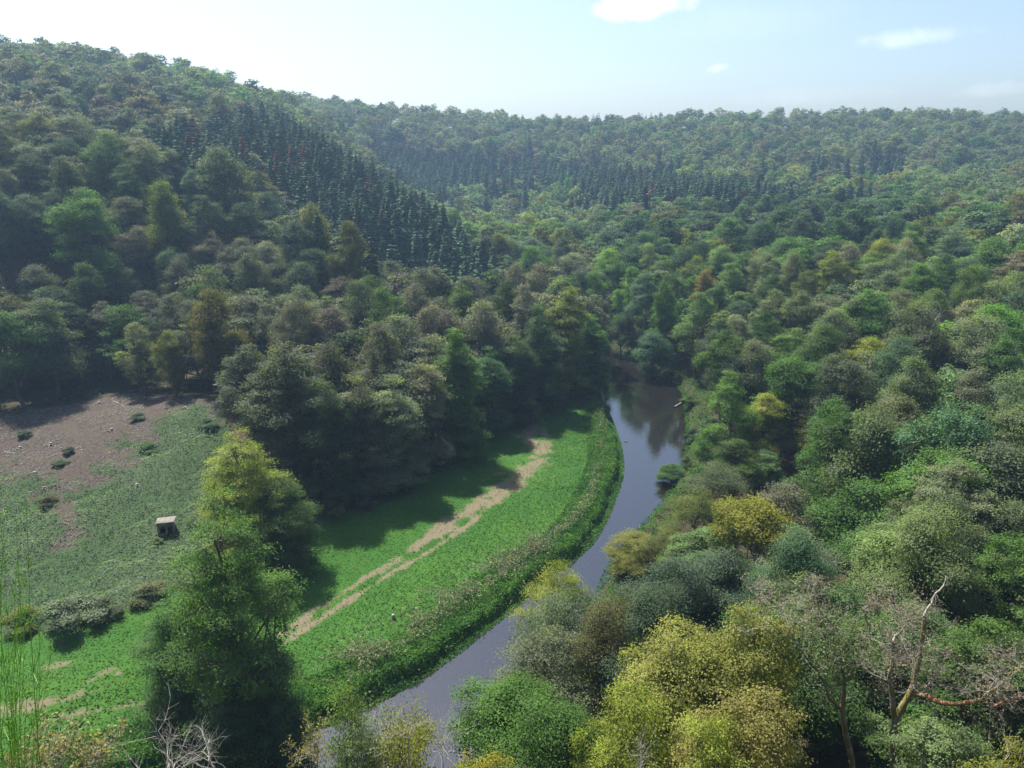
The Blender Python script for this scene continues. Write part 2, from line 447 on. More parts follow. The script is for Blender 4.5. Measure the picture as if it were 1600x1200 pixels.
def broadleaf(seed, H, Rr, cb=.25, nl=12, ncl=160, nleaf=40, ls=.2, spread=.6, wood=1.0, top=.5, sides=5, skirt=0, ratio=.55, lob=(.48, .92), zf=.40):
    """woody segments and leaf cards of one broadleaved tree of height H, crown radius Rr"""
    r = np.random.default_rng(seed); zc = H * (cb + 1) / 2; a = H * (1 - cb) / 2
    # lobes that make the uneven outline
    ld = ell_dirs(nl, r, .25); rad = r.uniform(*lob, nl)
    lr = r.uniform(.20, .40, nl) * min(Rr, a) * 1.05
    lp = ld * rad[:, None] * np.array([Rr, Rr, a]) + np.array([0, 0, zc])
    lp = np.concatenate([lp, [[r.normal() * .1 * Rr, r.normal() * .1 * Rr, zc + a * .62], [r.normal() * .08 * Rr, r.normal() * .08 * Rr, zc + a * r.uniform(.84, .96)], [0, 0, zc]]])
    lr = np.concatenate([lr, [.40 * min(Rr, a), .24 * min(Rr, a), .55 * min(Rr, a)]])
    if skirt:
        sa = r.uniform(0, 6.28) + np.arange(skirt) / skirt * 6.28
        lp = np.concatenate([np.column_stack([np.cos(sa) * .55 * Rr, np.sin(sa) * .55 * Rr, r.uniform(.08, .2, skirt) * H]), lp]); lr = np.concatenate([np.full(skirt, .42 * Rr), lr])
    taper = 1 - top * np.clip((lp[:, 2] - zc) / a, 0, 1) ** 1.5 * .6
    lp[:, :2] *= taper[:, None]
    w = lr ** 2; w[-1] *= .25; w /= w.sum()
    k = r.choice(len(lr), ncl, p=w); d = ell_dirs(ncl, r, .35)
    cpos = lp[k] + d * (lr[k] * r.uniform(.72, 1.06, ncl))[:, None] * np.array([1, 1, .85])
    dd = np.linalg.norm((cpos[:, None] - lp[None]) / np.array([1, 1, .85]), axis=-1) / lr[None]
    dd[np.arange(ncl), k] = 9
    keep = (dd.min(1) > .62) & (cpos[:, 2] > H * cb * .45); cpos, k, d = cpos[keep], k[keep], d[keep]
    nc = len(cpos); cv = np.clip(r.normal(.5, .26, nc), 0, 1)
    # leaves
    cnt = np.maximum(3, (nleaf * r.uniform(.5, 1.4, nc)).astype(int)); ci = np.repeat(np.arange(nc), cnt); n = len(ci)
    off = r.normal(size=(n, 3)) * np.array([spread, spread, spread * zf])
    P = cpos[ci] + off
    cn = unit(d * .8 + np.array([0, 0, .65]) + r.normal(size=(nc, 3)) * .22); N = unit(cn[ci] + r.normal(size=(n, 3)) * .34)
    V, Q = cards(P, N, ls * r.uniform(.6, 1.3, n), ratio, r)
    v = np.clip(.78 * cv[ci] + .22 * r.uniform(0, 1, n), 0, 1)
    # wood
    seg = []; tr = .018 * H * wood; npt = 7; tz = np.linspace(0, H * .86, npt)
    tx = np.cumsum(r.normal(size=(npt, 2)) * .018 * H, 0); tx -= tx[0]
    T = np.column_stack([tx, tz]); Tr = tr * (1 - tz / H) ** .8; Tr[0] *= 1.35
    for i in range(npt - 1): seg.append((*T[i], *T[i + 1], Tr[i], Tr[i + 1]))
    for j in range(len(lp) - 1):
        z0 = max(H * cb * .55, lp[j, 2] - np.linalg.norm(lp[j, :2]) * r.uniform(.5, .95) - .1 * H); z0 = min(z0, H * .8)
        p0 = np.array([np.interp(z0, tz, tx[:, 0]), np.interp(z0, tz, tx[:, 1]), z0]); p2 = lp[j] + d[0] * 0
        mid = p0 * .5 + p2 * .5 + r.normal(size=3) * .05 * H + np.array([0, 0, -.02 * H])
        r0 = np.interp(z0, tz, Tr) * .55
        seg += [(*p0, *mid, r0, r0 * .65), (*mid, *p2, r0 * .65, r0 * .35)]
        for q in np.nonzero(k == j)[0]:
            if r.random() < .8:
                m2 = p2 * .45 + cpos[q] * .55 + r.normal(size=3) * .12 * lr[j]
                seg += [(*p2, *m2, r0 * .28, r0 * .18), (*m2, *cpos[q], r0 * .18, r0 * .06)]
    return tubes(seg, sides), (V, Q, v)


def spruce(seed, H, Rr, wh, bpw, kseg, w=.5):
    r = np.random.default_rng(seed); P, N, s, v = [], [], [], []
    seg = [(0, 0, 0, 0, 0, H * .98, .016 * H, .004 * H)]
    Vs, Qs, o, vv = [], [], 0, []
    for i in range(wh):
        f = (i + r.uniform(-.3, .3)) / wh; z = H * (.08 + .9 * f); L = Rr * max(.02, (1 - f)) ** .62 * r.uniform(.85, 1.12)
        nb = max(4, int(bpw * (1 - .45 * f))); a0 = r.uniform(0, 6.28)
        for b in range(nb):
            a = a0 + b / nb * 6.283 + r.normal() * .15; l = L * r.uniform(.75, 1.15); dr = np.array([math.cos(a), math.sin(a), 0]); sd = np.array([-dr[1], dr[0], 0])
            cvv = np.clip(r.normal(.5, .22), 0, 1)
            t0 = np.linspace(0.05, 1, kseg + 1); dz = .12 * l * (np.sin(t0 * 2.2)) - .30 * l * t0 ** 1.3
            C = np.array([0, 0, z]) + dr * (l * t0)[:, None] + np.array([0, 0, 1]) * dz[:, None]
            wd = w * (.35 + .65 * np.sin(np.clip(t0 * 2.6, 0, 3.0))) * (L / Rr + .35)
            tilt = r.normal() * .35
            A = C + (sd * math.cos(tilt) + np.array([0, 0, math.sin(tilt)]))[None] * wd[:, None] - np.array([0, 0, .25]) * wd[:, None]
            B = C - (sd * math.cos(tilt) + np.array([0, 0, math.sin(tilt)]))[None] * wd[:, None] - np.array([0, 0, .25]) * wd[:, None]
            for q in range(kseg):       # two leaning faces per stretch
                hz = np.array([0, 0, wd[q] * 1.1]); hz2 = np.array([0, 0, wd[q + 1] * .9])
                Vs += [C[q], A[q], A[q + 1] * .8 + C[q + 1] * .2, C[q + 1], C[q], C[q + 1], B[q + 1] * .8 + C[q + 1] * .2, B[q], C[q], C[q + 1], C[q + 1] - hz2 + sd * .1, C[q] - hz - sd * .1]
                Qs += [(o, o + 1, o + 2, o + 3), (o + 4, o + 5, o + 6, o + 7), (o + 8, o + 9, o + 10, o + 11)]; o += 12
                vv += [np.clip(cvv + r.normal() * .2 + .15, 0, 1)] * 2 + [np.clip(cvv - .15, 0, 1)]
    return tubes(seg, 5), (np.array(Vs), np.array(Qs), np.array(vv))


def part_meshes(name, wood, leaf, bark, leafm):
    tm = mesh_np(name + '_trunk', *wood, None, bark, True)
    lm = mesh_np(name + '_crown', leaf[0], leaf[1], {'v': ('FLOAT', 'FACE', leaf[2])}, leafm)
    return tm, lm


# unit trees: H = 1 stands for the real height given; kept at real size and scaled a little
KIND = {}


def reg(kind, H, Rr, gens, bark=None, leafm=None):
    KIND[kind] = dict(H=H, R=Rr, meshes=[part_meshes(kind, g[0], g[1], bark or M_BARK, leafm or M_LEAF) for g in gens])


reg('oak_mid', 14, 5.2, [broadleaf(10 + i, 14, 5.2, .14, (13, 17, 22, 15, 19, 25, 14, 18)[i], (340, 460, 520, 300)[i % 4], (100, 80, 70, 120)[i % 4], (.125, .13, .115, .14)[i % 4], (.62, .48, .40, .72)[i % 4], top=(.6, 1.1, .8, 1.3)[i % 4], zf=(.34, .5, .42, .36)[i % 4]) for i in range(8)])
reg('ash_mid', 14, 4.6, [broadleaf(30 + i, 14, 4.6, .16, 24, 460, 60, .12, .42, zf=.3, top=1.1) for i in range(3)])
reg('alder_mid', 22, 5.2, [broadleaf(40 + i, 22, 5.2, .06, 26, 800, 84, .135, .50, top=1.25, skirt=6, lob=(.35, .72)) for i in range(4)])
reg('shrub', 3, 2.4, [broadleaf(50 + i, 3, 2.4, .0, 9, 200, 50, .10, .26, sides=4) for i in range(3)])
reg('oak_near', 12, 4.4, [broadleaf(60 + i, 12, 4.4, .16, (15, 22, 18, 26)[i], 480, 130, (.088, .10, .085, .095)[i], (.42, .34, .48, .32)[i], top=(.7, 1.1, .9, .8)[i], zf=.42) for i in range(4)])
reg('alder_near', 20, 5.5, [broadleaf(70 + i, 20, 5.5, .05, 34, 900, 100, .095, .42, top=1.45, wood=.8, skirt=6, lob=(.4, .8)) for i in range(2)])
reg('maple_near', 12, 4.6, [broadleaf(80 + i, 12, 4.6, .10, 30, 620, 120, .075, .36, wood=.8, ratio=.7, lob=(.45, .95)) for i in range(2)])
reg('thin_near', 12, 4.2, [broadleaf(90 + i, 12, 4.2, .2, 20, 380, 64, .085, .44, wood=.9) for i in range(2)])
reg('oak_far', 14, 5.2, [broadleaf(110 + i, 14, 5.2, .2, 13, 260, 30, .30, .58, top=.3, sides=4) for i in range(5)])
reg('spruce', 18, 3.0, [spruce(120 + i, 18, 3.0, 26, 15, 3, .60) for i in range(4)], None, M_NEEDLE)
STUFF_OAK = [broadleaf(140 + i, 14, 5.2, .25, 15, 190, 6, .50, .55, top=.4, sides=3)[1] for i in range(5)]
STUFF_OAK_MID = [broadleaf(150 + i, 14, 5.2, .22, 16, 260, 26, .28, .50, top=.4, sides=3)[1] for i in range(4)]
STUFF_SPRUCE = [spruce(160 + i, 18, 3.0, 17, 10, 1, .95)[1] for i in range(3)]

TINT = {  # natural leaf colours
    'grey-green': (.086, .120, .066), 'dark green': (.040, .080, .036), 'green': (.058, .125, .034), 'bright green': (.076, .152, .034),
    'yellow-green': (.145, .185, .034), 'olive': (.092, .122, .032), 'orange-brown': (.130, .112, .045), 'blue-green': (.060, .108, .062),
    'golden yellow': (.158, .178, .050), 'silvery green': (.128, .160, .100), 'brownish green': (.084, .098, .042), 'spruce green': (.044, .092, .050), 'pale green': (.105, .172, .066)}


def jit(c, r, s=.12):
    k = 1.24 * (1 + r.normal() * s); return tuple(np.clip(np.array(c) * [1.07, .93, .96] * k * (1 + r.normal(size=3) * s * .5), .008, .5))


# ------------------------------------------------------------------ tree list
TREES = []   # dict: x y z H R kind tint colour zone label


def add_tree(x, y, H, Rr, kind, colour, zone=None, label=None, tint=None, name='broadleaf_tree', cat='tree', z=None):
    TREES.append(dict(x=float(x), y=float(y), z=float(ground(np.array([x]), np.array([y]))[0]) - .12 if z is None else z, H=float(H), R=float(Rr), kind=kind, colour=colour,
                      tint=tint or jit(TINT[colour], rng), zone=zone, label=label, name=name, cat=cat))


def lighten(T, k): T['tint'] = tuple(np.clip(np.array(T['tint']) * k, 0, .5))


def mark(px, ptop, Y, Rr, kind, colour, label, hmin=3.0, name='broadleaf_tree', H=None):
    """a tree whose top shows at (px, ptop), standing at distance Y"""
    p = at_y(px, ptop, Y); z = float(ground(np.array([p[0]]), np.array([p[1]]))[0])
    add_tree(p[0], p[1], H or max(hmin, p[2] - z), Rr * (.9 if kind == 'alder_mid' else 1), kind, colour, 'mark', label, name=name)
    if kind in ('alder_mid', 'alder_near'): lighten(TREES[-1], 1.25)     # leaf tint brightened to stand in for light on their shaded sides


for a in (
    (345, 772, 52, 5.6, 'alder_near', 'green', 'tallest dark tree standing alone at the meadow edge near the river bend'),
    (262, 925, 55, 4.2, 'alder_near', 'green', 'low spreading tree leaning out beside the tallest meadow tree, open limbs showing'),
    (385, 1010, 50, 4.6, 'alder_near', 'dark green', 'dark bushy tree by the river bank under the tallest meadow tree'),
    (372, 672, 78, 5.6, 'alder_near', 'yellow-green', 'yellow-topped tree between the concrete hut and the tall meadow tree'),
    (428, 735, 77, 4.6, 'alder_near', 'green', 'mid green tree hugging the yellow-topped tree on its river side'),
    (440, 530, 94, 6.6, 'alder_mid', 'grey-green', 'tallest broad grey-green tree starting the row above the meadow', ),
    (500, 590, 92, 5.0, 'alder_mid', 'dark green', 'dark tree in meadow row just after the tallest grey-green one'),
    (556, 585, 96, 5.2, 'alder_mid', 'grey-green', 'rounded grey-green tree in meadow row facing the worn track'),
    (612, 588, 98, 5.2, 'alder_mid', 'silvery green', 'silvery rounded tree in the meadow row beside the rounded grey-green one'),
    (660, 552, 105, 4.8, 'alder_mid', 'silvery green', 'taller silvery tree in the meadow row behind the rounded silvery one'),
    (716, 512, 110, 4.8, 'alder_mid', 'green', 'pointed fresh green tree in the middle of the meadow row'),
    (762, 545, 121, 5.0, 'alder_mid', 'dark green', 'dark tree in the meadow row after the pointed fresh green one'),
    (805, 520, 128, 5.0, 'alder_mid', 'dark green', 'dark tree two before the river end of the meadow row'),
    (845, 475, 134, 5.6, 'alder_mid', 'dark green', 'large dark tree behind the bare top end of the worn track'),
    (882, 448, 143, 6.2, 'alder_mid', 'olive', 'olive-topped large tree near the river end of the meadow row'),
    (922, 490, 148, 5.0, 'alder_mid', 'green', 'last tree of the meadow row overhanging the dark river'),
    (1050, 742, 105, 2.6, 'oak_near', 'green', 'small tree leaning over the water from the oak slope bank'),
    (992, 838, 78, 3.6, 'maple_near', 'golden yellow', 'small yellowish tree at the water edge where the river narrows from view'),
    (1090, 768, 82, 4.0, 'thin_near', 'olive', 'thin olive tree on the bank above the small leaning tree'),
    (1042, 828, 76, 3.0, 'thin_near', 'olive', 'small thin olive tree just uphill of the little yellowish water-edge tree'),
    (1125, 725, 90, 4.2, 'thin_near', 'grey-green', 'thin grey-green tree uphill of the thin olive bank tree'),
    (1112, 830, 70, 4.2, 'oak_near', 'pale green', 'pale green bank tree between the olive thin trees and the blue-green pair'),
    (1205, 622, 106, 4.8, 'oak_mid', 'yellow-green', 'bright yellow-green tree halfway along the oak slope bank'),
    (1265, 655, 106, 3.6, 'oak_mid', 'olive', 'olive tree next to the bright yellow-green bank tree, uphill side'),
    (1150, 690, 97, 4.0, 'oak_mid', 'green', 'green bank tree just downhill of the bright yellow-green tree'),
    (1305, 398, 172, 5.2, 'oak_mid', 'yellow-green', 'vivid yellow-green tree high on the oak slope below the dark wood'),
    (1265, 425, 168, 4.2, 'oak_mid', 'olive', 'olive tree beside the vivid yellow-green one high on the slope'),
    (1106, 425, 170, 3.8, 'oak_mid', 'orange-brown', 'orange-brown autumn tree standing above the far river bend'),
    (1040, 445, 165, 3.8, 'oak_mid', 'bright green', 'bright green tree above the water at the far river bend'),
    (985, 420, 190, 4.4, 'oak_mid', 'bright green', 'bright green rounded tree behind the far river bend'),
    (930, 425, 200, 4.0, 'oak_mid', 'bright green', 'bright green tree peeping over the river end of meadow row'),
    (885, 375, 215, 5.2, 'oak_mid', 'blue-green', 'blue-green rounded tree beyond the meadow row, spruces behind it'),
    (1125, 505, 138, 4.8, 'oak_mid', 'blue-green', 'blue-green tree with feathery crown leaning towards the river bend'),
    (1020, 520, 160, 4.6, 'oak_mid', 'blue-green', 'rounded blue-green tree standing right over the brown water'),
    (975, 490, 180, 4.6, 'oak_mid', 'dark green', 'dark tree at the spot where the river vanishes from sight'),
    (868, 892, 64, 3.7, 'thin_near', 'yellow-green', 'thin yellow-green tree hiding the near narrows of the river'),
    (905, 930, 55, 4.6, 'thin_near', 'grey-green', 'thin grey-green tree with bare inner limbs near the river narrows'),
    (866, 985, 50, 4.8, 'thin_near', 'grey-green', 'grey-green see-through tree by the water, dark forked limbs showing'),
    (965, 935, 51, 3.8, 'thin_near', 'brownish green', 'sparse brownish tree with many bare twigs behind the see-through tree'),
    (808, 1080, 44, 4.6, 'oak_near', 'bright green', 'dense bright green tree bulging over the near river'),
    (860, 1110, 38, 4.4, 'oak_near', 'green', 'dense green tree uphill of the bright green riverside tree'),
    (1055, 880, 58, 4.6, 'oak_near', 'blue-green', 'dense blue-green tree behind the golden yellow trees'),
    (1135, 870, 60, 4.8, 'oak_near', 'blue-green', 'second dense blue-green tree, uphill of the first behind golden trees'),
    (1030, 925, 50, 4.0, 'oak_near', 'blue-green', 'low blue-green tree directly above the tallest golden tree'),
    (1065, 985, 38, 4.4, 'maple_near', 'golden yellow', 'tallest golden yellow tree in the close trees below the viewpoint'),
    (1175, 965, 38, 4.0, 'maple_near', 'golden yellow', 'golden yellow tree growing into the dying mossy oak'),
    (1010, 1085, 33, 3.6, 'maple_near', 'yellow-green', 'yellow-green tree in front of the tallest golden tree'),
    (1180, 1085, 31, 4.2, 'maple_near', 'golden yellow', 'lowest golden yellow tree at the foot of the dying oak'),
    (1100, 1150, 29, 3.2, 'maple_near', 'yellow-green', 'yellow-green small tree below all the golden ones'),
    (640, 1130, 32, 3.0, 'thin_near', 'yellow-green', 'pale yellow-green treetop with bare twigs in front of the river'),
    (540, 1125, 31, 2.4, 'thin_near', 'pale green', 'pale sparse treetop with white twigs where the river leaves view'),
    (760, 1180, 29, 2.6, 'maple_near', 'yellow-green', 'yellow-green treetop below the dense bright green riverside tree'),
    (1450, 960, 46, 4.4, 'oak_near', 'green', 'green rounded tree behind the bare tip of the dying oak'),
    (1330, 930, 50, 4.0, 'oak_near', 'pale green', 'pale green tree behind the twiggy crown of the dying oak'),
    (1560, 985, 40, 4.0, 'oak_near', 'green', 'green tree behind the reddish limb of the dying oak'),
    (1505, 1150, 30, 3.2, 'oak_near', 'pale green', 'pale green low tree under the reddish limb of the dying oak'),
    (1595, 1170, 27, 2.6, 'thin_near', 'yellow-green', 'sparse yellow-green tree below the end of the reddish limb'),
    (340, 232, 178, 7.0, 'oak_mid', 'grey-green', 'broadest grey-green crown on the steep hillside, against the spruces'),
    (250, 285, 160, 5.0, 'oak_mid', 'olive', 'olive tree on the steep hillside below the broadest crown'),
    (212, 505, 122, 3.0, 'ash_mid', 'silvery green', 'slim pale tree at the top edge of the clearing'),
    (262, 515, 120, 3.2, 'oak_mid', 'olive', 'small olive tree beside the slim pale one above the clearing'),
    (590, 520, 128, 4.2, 'oak_mid', 'brownish green', 'dome-shaped brownish tree behind the meadow row'),
    (540, 350, 160, 4.6, 'oak_mid', 'olive', 'olive tree at the lower edge of the spruce plantation'),
    (480, 320, 172, 4.4, 'oak_mid', 'olive', 'olive-topped tree among the first spruces on the hillside'),
    (118, 300, 150, 6.4, 'oak_mid', 'green', 'large fresh green crown on the steep hillside well above the clearing'),
    (505, 465, 132, 5.0, 'ash_mid', 'grey-green', 'grey-green tree above the tallest tree of the meadow row'),
    (420, 480, 126, 4.6, 'ash_mid', 'grey-green', 'grey-green fine-twigged tree just uphill of the meadow row start')):
    mark(*a)
MK = np.array([(T['x'], T['y'], T['R']) for T in TREES])


def poly2(L): return np.array(L, float)


WATER_VIEW = [poly2([(500, 1150), (560, 1110), (720, 1015), (800, 945), (800, 985), (768, 1050), (735, 1100), (715, 1190), (520, 1195)]),
              poly2([(905, 885), (915, 858), (960, 785), (973, 735), (966, 690), (950, 640), (932, 620), (945, 545), (975, 550), (1010, 574), (1062, 602), (1072, 640), (1078, 700), (1060, 745), (1033, 790), (983, 840), (943, 893)])]


OAK_VIEW = poly2([(1200, 925), (1480, 895), (1640, 1010), (1640, 1105), (1460, 1125), (1420, 1200), (1320, 1200), (1250, 1060)])


def blocks_water(x, y, z, H, Rr):
    if y > 190 or abs(x) > 60: return False
    for hh in (.15, .4, .65, .9):
        rr_ = Rr * (.92 if hh < .8 else .55)
        for a in np.linspace(0, 6.28, 9)[:-1]:
            px, py, _ = proj((x + math.cos(a) * rr_, y + math.sin(a) * rr_, z + H * hh))
            if any(in_poly(px, py, P) for P in WATER_VIEW): return True
    return False


def jgrid(x0, x1, y0, y1, s):
    nx, ny = int((x1 - x0) / s) + 1, int((y1 - y0) / (s * .87)) + 1
    i, j = np.meshgrid(np.arange(nx), np.arange(ny)); x = x0 + (i + .5 * (j % 2)) * s; y = y0 + j * s * .87
    x = x + rng.uniform(-.36, .36, x.shape) * s; y = y + rng.uniform(-.36, .36, x.shape) * s
    return x.ravel(), y.ravel()


SPRUCE_NEAR = poly2([(385, 165), (440, 175), (520, 215), (640, 295), (700, 340), (800, 415), (770, 465), (690, 465), (600, 430), (560, 390), (500, 365), (450, 340), (420, 300), (390, 250), (320, 245), (240, 245), (250, 200), (330, 185)])
SPRUCE_FAR = [poly2([(560, 205), (640, 225), (760, 235), (900, 250), (1010, 262), (1160, 280), (1300, 300), (1240, 315), (1020, 318), (930, 300), (880, 275), (760, 285), (660, 310), (600, 270)]),
              poly2([(790, 172), (1060, 172), (1060, 184), (790, 184)])]
PINE = poly2([(1080, 300), (1240, 290), (1460, 310), (1440, 350), (1320, 375), (1180, 365), (1080, 345)])


KEEP = []
for T in TREES:
    a_, b_, dp_ = proj((T['x'], T['y'], T['z'] + T['H'] * .72)); KEEP.append((a_, b_, T['R'] * F / dp_, T['y']))
KEEP = np.array(KEEP)


def hides_mark(x, y, z, H, Rr):
    px, py, dp = proj((x, y, z + H * .72)); m = (KEEP[:, 3] > y + 1)
    return bool((np.hypot(KEEP[:, 0] - px, KEEP[:, 1] - py)[m] < KEEP[m, 2] * .55 + Rr * F / dp * .6).any())


def zone_fill(s, y0, y1, fn, xs=None):
    x, y = jgrid(-.95 * y1 if xs is None else xs[0], .95 * y1 if xs is None else xs[1], y0, y1, s)
    k = (np.abs(x) < .90 * y + 15) & (y >= y0) & (y < y1); x, y = x[k], y[k]
    z = ground(x, y)
    opn = in_poly(x, y, OPEN); d, _ = dist_line(x, y, RIV, True); riv = in_poly(x, y, RIV)
    dmk = np.min((np.hypot(x[:, None] - MK[None, :, 0], y[:, None] - MK[None, :, 1])) / MK[None, :, 2], axis=1)
    dop, _ = dist_line(x, y, OPEN, True)
    k = ~opn & ~riv & (d > np.where(y < 150, 1.4, 1.0)) & (z > .5) & (dmk > .85) & (dop > 1.5)
    for a in np.nonzero(k)[0]:
        if y[a] < 210 and hides_mark(x[a], y[a], z[a], 12, 4.2):
            if oak_side(x[a], y[a]) and y[a] > 45 and not hides_mark(x[a], y[a], z[a], 5.5, 2.6) and not blocks_water(x[a], y[a], z[a], 5.5, 2.6):
                add_tree(x[a], y[a], rng.uniform(4.5, 6.5), rng.uniform(2.4, 3.2), 'oak_mid', pick([('green', 1), ('grey-green', 1), ('pale green', 1)]), 'slope', z=z[a] - .12)
            continue
        fn(float(x[a]), float(y[a]), float(z[a]))


def side(x, y):       # which bank of the river: True on the oak slope side
    if y > 188: return x > 30 - (y - 188) * .55
    return x > np.interp(y, RBr[:70, 1], RBr[:70, 0]) - 2


_b = np.maximum.accumulate(RBr[:, 1]); 


def oak_side(x, y):
    if y < 45: return x > -12
    if y > 186: return x > 10
    return x > np.interp(y, _b, RBr[:, 0]) - 3


def pick(cs): 
    names = [q[0] for q in cs]; w = np.array([q[1] for q in cs], float); return names[rng.choice(len(names), p=w / w.sum())]


def f_near(x, y, z):          # oak slope close to the viewpoint
    if not oak_side(x, y) or x < 2: return
    if y < 34 and x < 26: return
    q = fbm(np.array([x]), np.array([y]), 30, 5)[0]
    c = pick([('grey-green', 4), ('green', 3), ('pale green', 3), ('silvery green', 1.5), ('bright green', 1), ('yellow-green', .5), ('blue-green', 1.5)])
    H = rng.uniform(10, 14.5); Rr = rng.uniform(3.6, 5.2)
    if y < 39:
        for a in np.linspace(0, 6.28, 7)[:-1]:
            for hh in (.5, .95):
                px, py, _ = proj((x + math.cos(a) * Rr * .8, y, z + H * hh))
                if in_poly(px, py, OAK_VIEW): return
    for k in (1, .75, .5):
        if not blocks_water(x, y, z, H * k, Rr * k): break
    else: return
    add_tree(x, y, H * k, Rr * k, pick([('oak_near', 4), ('thin_near', 1.2)]), c, 'slope', z=z - .12)


def f_slope(x, y, z):
    if oak_side(x, y):
        c = pick([('grey-green', 4), ('green', 3.5), ('silvery green', 1.6), ('bright green', 1.1), ('blue-green', 2), ('olive', .7), ('yellow-green', .35), ('brownish green', .15), ('pale green', 2.2)])
        d, _ = dist_line(np.array([x]), np.array([y]), RIV, True)
        H = rng.uniform(11.5, 18); Rr = rng.uniform(3.9, 6.0)
        for k in (1, .8, .6, .4):
            if not blocks_water(x, y, z, H * k, Rr * k): break
        else: return
        H *= k; Rr *= k
        add_tree(x, y, H, Rr, pick([('oak_mid', 4), ('ash_mid', 1.2)]), c, 'slope', z=z - .12)
    else:
        f_left(x, y, z)


def f_left(x, y, z):
    H = rng.uniform(11.5, 18); px, py, _ = proj((x, y, z + H * .8))
    if in_poly(px, py, SPRUCE_NEAR): return
    if y < 112 and x < -44: return
    c = pick([('grey-green', 7), ('dark green', 2), ('green', 1), ('olive', .7), ('silvery green', 3), ('brownish green', .6), ('blue-green', 2)])
    low = z < 4.5
    add_tree(x, y, H * (1.15 if low else 1), rng.uniform(4.2, 6.0), pick([('oak_mid', 4), ('ash_mid', 1.3)]), c, 'floor' if low else 'hill', z=z - .12)
    T = TREES[-1]; T['tint'] = (T['tint'][0] * .92, T['tint'][1] * .84, T['tint'][2] * 1.0)     # bluish shade of this valley side put into the leaf tint


def f_mid(x, y, z):
    H = rng.uniform(10.5, 17); px, py, _ = proj((x, y, z + H * .8))
    if in_poly(px, py, SPRUCE_NEAR): return
    if any(in_poly(px, py, P) for P in SPRUCE_FAR): return
    left = x < -30 + (y - 190) * .0 and px < 800 and not (px > 640 and y > 235)
    dark = 325 < py < 400 and px > 820 and 175 < y < 285
    if in_poly(px, py, PINE) and 180 < y < 300: c = pick([('dark green', 4), ('blue-green', 2), ('spruce green', 1.0)])
    elif dark: c = pick([('dark green', 4), ('green', 2), ('olive', 1.4), ('brownish green', 1.2), ('blue-green', 2)])  # shaded ridge: its shade is put into darker leaf colours
    elif left: c = pick([('grey-green', 6), ('dark green', 2.5), ('olive', .8), ('brownish green', 1), ('blue-green', 2), ('silvery green', 2)])
    else: c = pick([('grey-green', 3), ('green', 2), ('olive', 1.3), ('pale green', 2.6), ('yellow-green', .8), ('brownish green', .4), ('bright green', 1), ('silvery green', 1.5)])
    Rr = rng.uniform(3.8, 7.2)
    add_tree(x, y, H, Rr, 'oak_far', c, 'hill' if left else 'dark' if dark else 'valley', z=z - .12)
    if left: T = TREES[-1]; T['tint'] = (T['tint'][0] * .88, T['tint'][1] * .80, T['tint'][2] * .95)  # leaf tint dulled to carry the hillside's shade


def f_far(x, y, z):
    H = rng.uniform(9, 16.5); px, py, _ = proj((x, y, z + H * .8))
    if any(in_poly(px, py, P) for P in SPRUCE_FAR): return
    if 560 < px < 1420 and 225 < py < 330 and fbm(np.array([x]), np.array([y]), 45, 15)[0] > .56:
        add_tree(x, y, H * 1.25, rng.uniform(2.8, 3.8), 'spruce', 'spruce green', 'spruce', tint=jit(TINT['spruce green'], rng, .16), name='spruce_tree', cat='spruce', z=z - .12); return
    c = pick([('grey-green', 5), ('dark green', 2.2), ('olive', 1.5), ('brownish green', 1.2), ('silvery green', 1), ('green', 1.2)])
    if py > 265: c = pick([('grey-green', 3), ('pale green', 2.5), ('olive', 1.5), ('green', 2), ('yellow-green', .5)])
    add_tree(x, y, H, rng.uniform(3.8, 7.6), 'oak_far', c, 'far', z=z - .12)


def f_spruce(polys):
    def f(x, y, z):
        H = rng.uniform(11, 21) * (.72 if y > 470 else 1); px, py, _ = proj((x, y, z + H * .8))
        if not any(in_poly(px, py, P) for P in polys): return
        if rng.random() < .04: return
        rust = rng.random() < .012
        add_tree(x, y, H, rng.uniform(2.7, 3.9), 'spruce', 'spruce green', 'spruce', tint=jit((.12, .06, .03), rng) if rust else jit(TINT['spruce green'], rng, .16), name='spruce_tree', cat='spruce', z=z - .12)
    return f


zone_fill(6.8, 27, 66, f_near, (0, 75))
zone_fill(7.4, 66, 132, f_slope, (-100, 130))
zone_fill(8.0, 132, 185, f_slope)
zone_fill(8.8, 185, 300, f_mid)
zone_fill(10.3, 300, 640, f_far)
zone_fill(3.9, 150, 330, f_spruce([SPRUCE_NEAR]))
zone_fill(4.9, 300, 620, f_spruce(SPRUCE_FAR))
print('trees', len(TREES))

# ---------------- which trees show largest: coarse visibility count
ZW, ZH = 400, 300; seen = np.zeros((ZH, ZW), bool)
for T in TREES:
    T['d'] = math.hypot(T['x'], T['y'])
for T in sorted(TREES, key=lambda T: T['d']):
    cb = .45 if T['cat'] == 'tree' else .5
    px, py, dep = proj((T['x'], T['y'], T['z'] + T['H'] * (.58 if T['cat'] == 'tree' else .45)))
    rx = T['R'] * F / dep / 4; ry = T['H'] * cb * F / dep / 4; cx, cy = px / 4, py / 4
    x0, x1, y0, y1 = int(max(0, cx - rx)), int(min(ZW, cx + rx + 1)), int(max(0, cy - ry)), int(min(ZH, cy + ry + 1))
    T['vis'] = 0
    if x0 < x1 and y0 < y1 and dep > 1:
        yy, xx = np.mgrid[y0:y1, x0:x1]; u = (xx + .5 - cx) / rx; vv_ = (yy + .5 - cy) / ry
        if T['cat'] == 'spruce': mk = (np.abs(u) < (1 + vv_) / 2) & (np.abs(vv_) < 1)
        else: mk = u * u + vv_ * vv_ < 1
        sub = seen[y0:y1, x0:x1]; T['vis'] = int((mk & ~sub).sum()); sub |= mk
NIND = 290
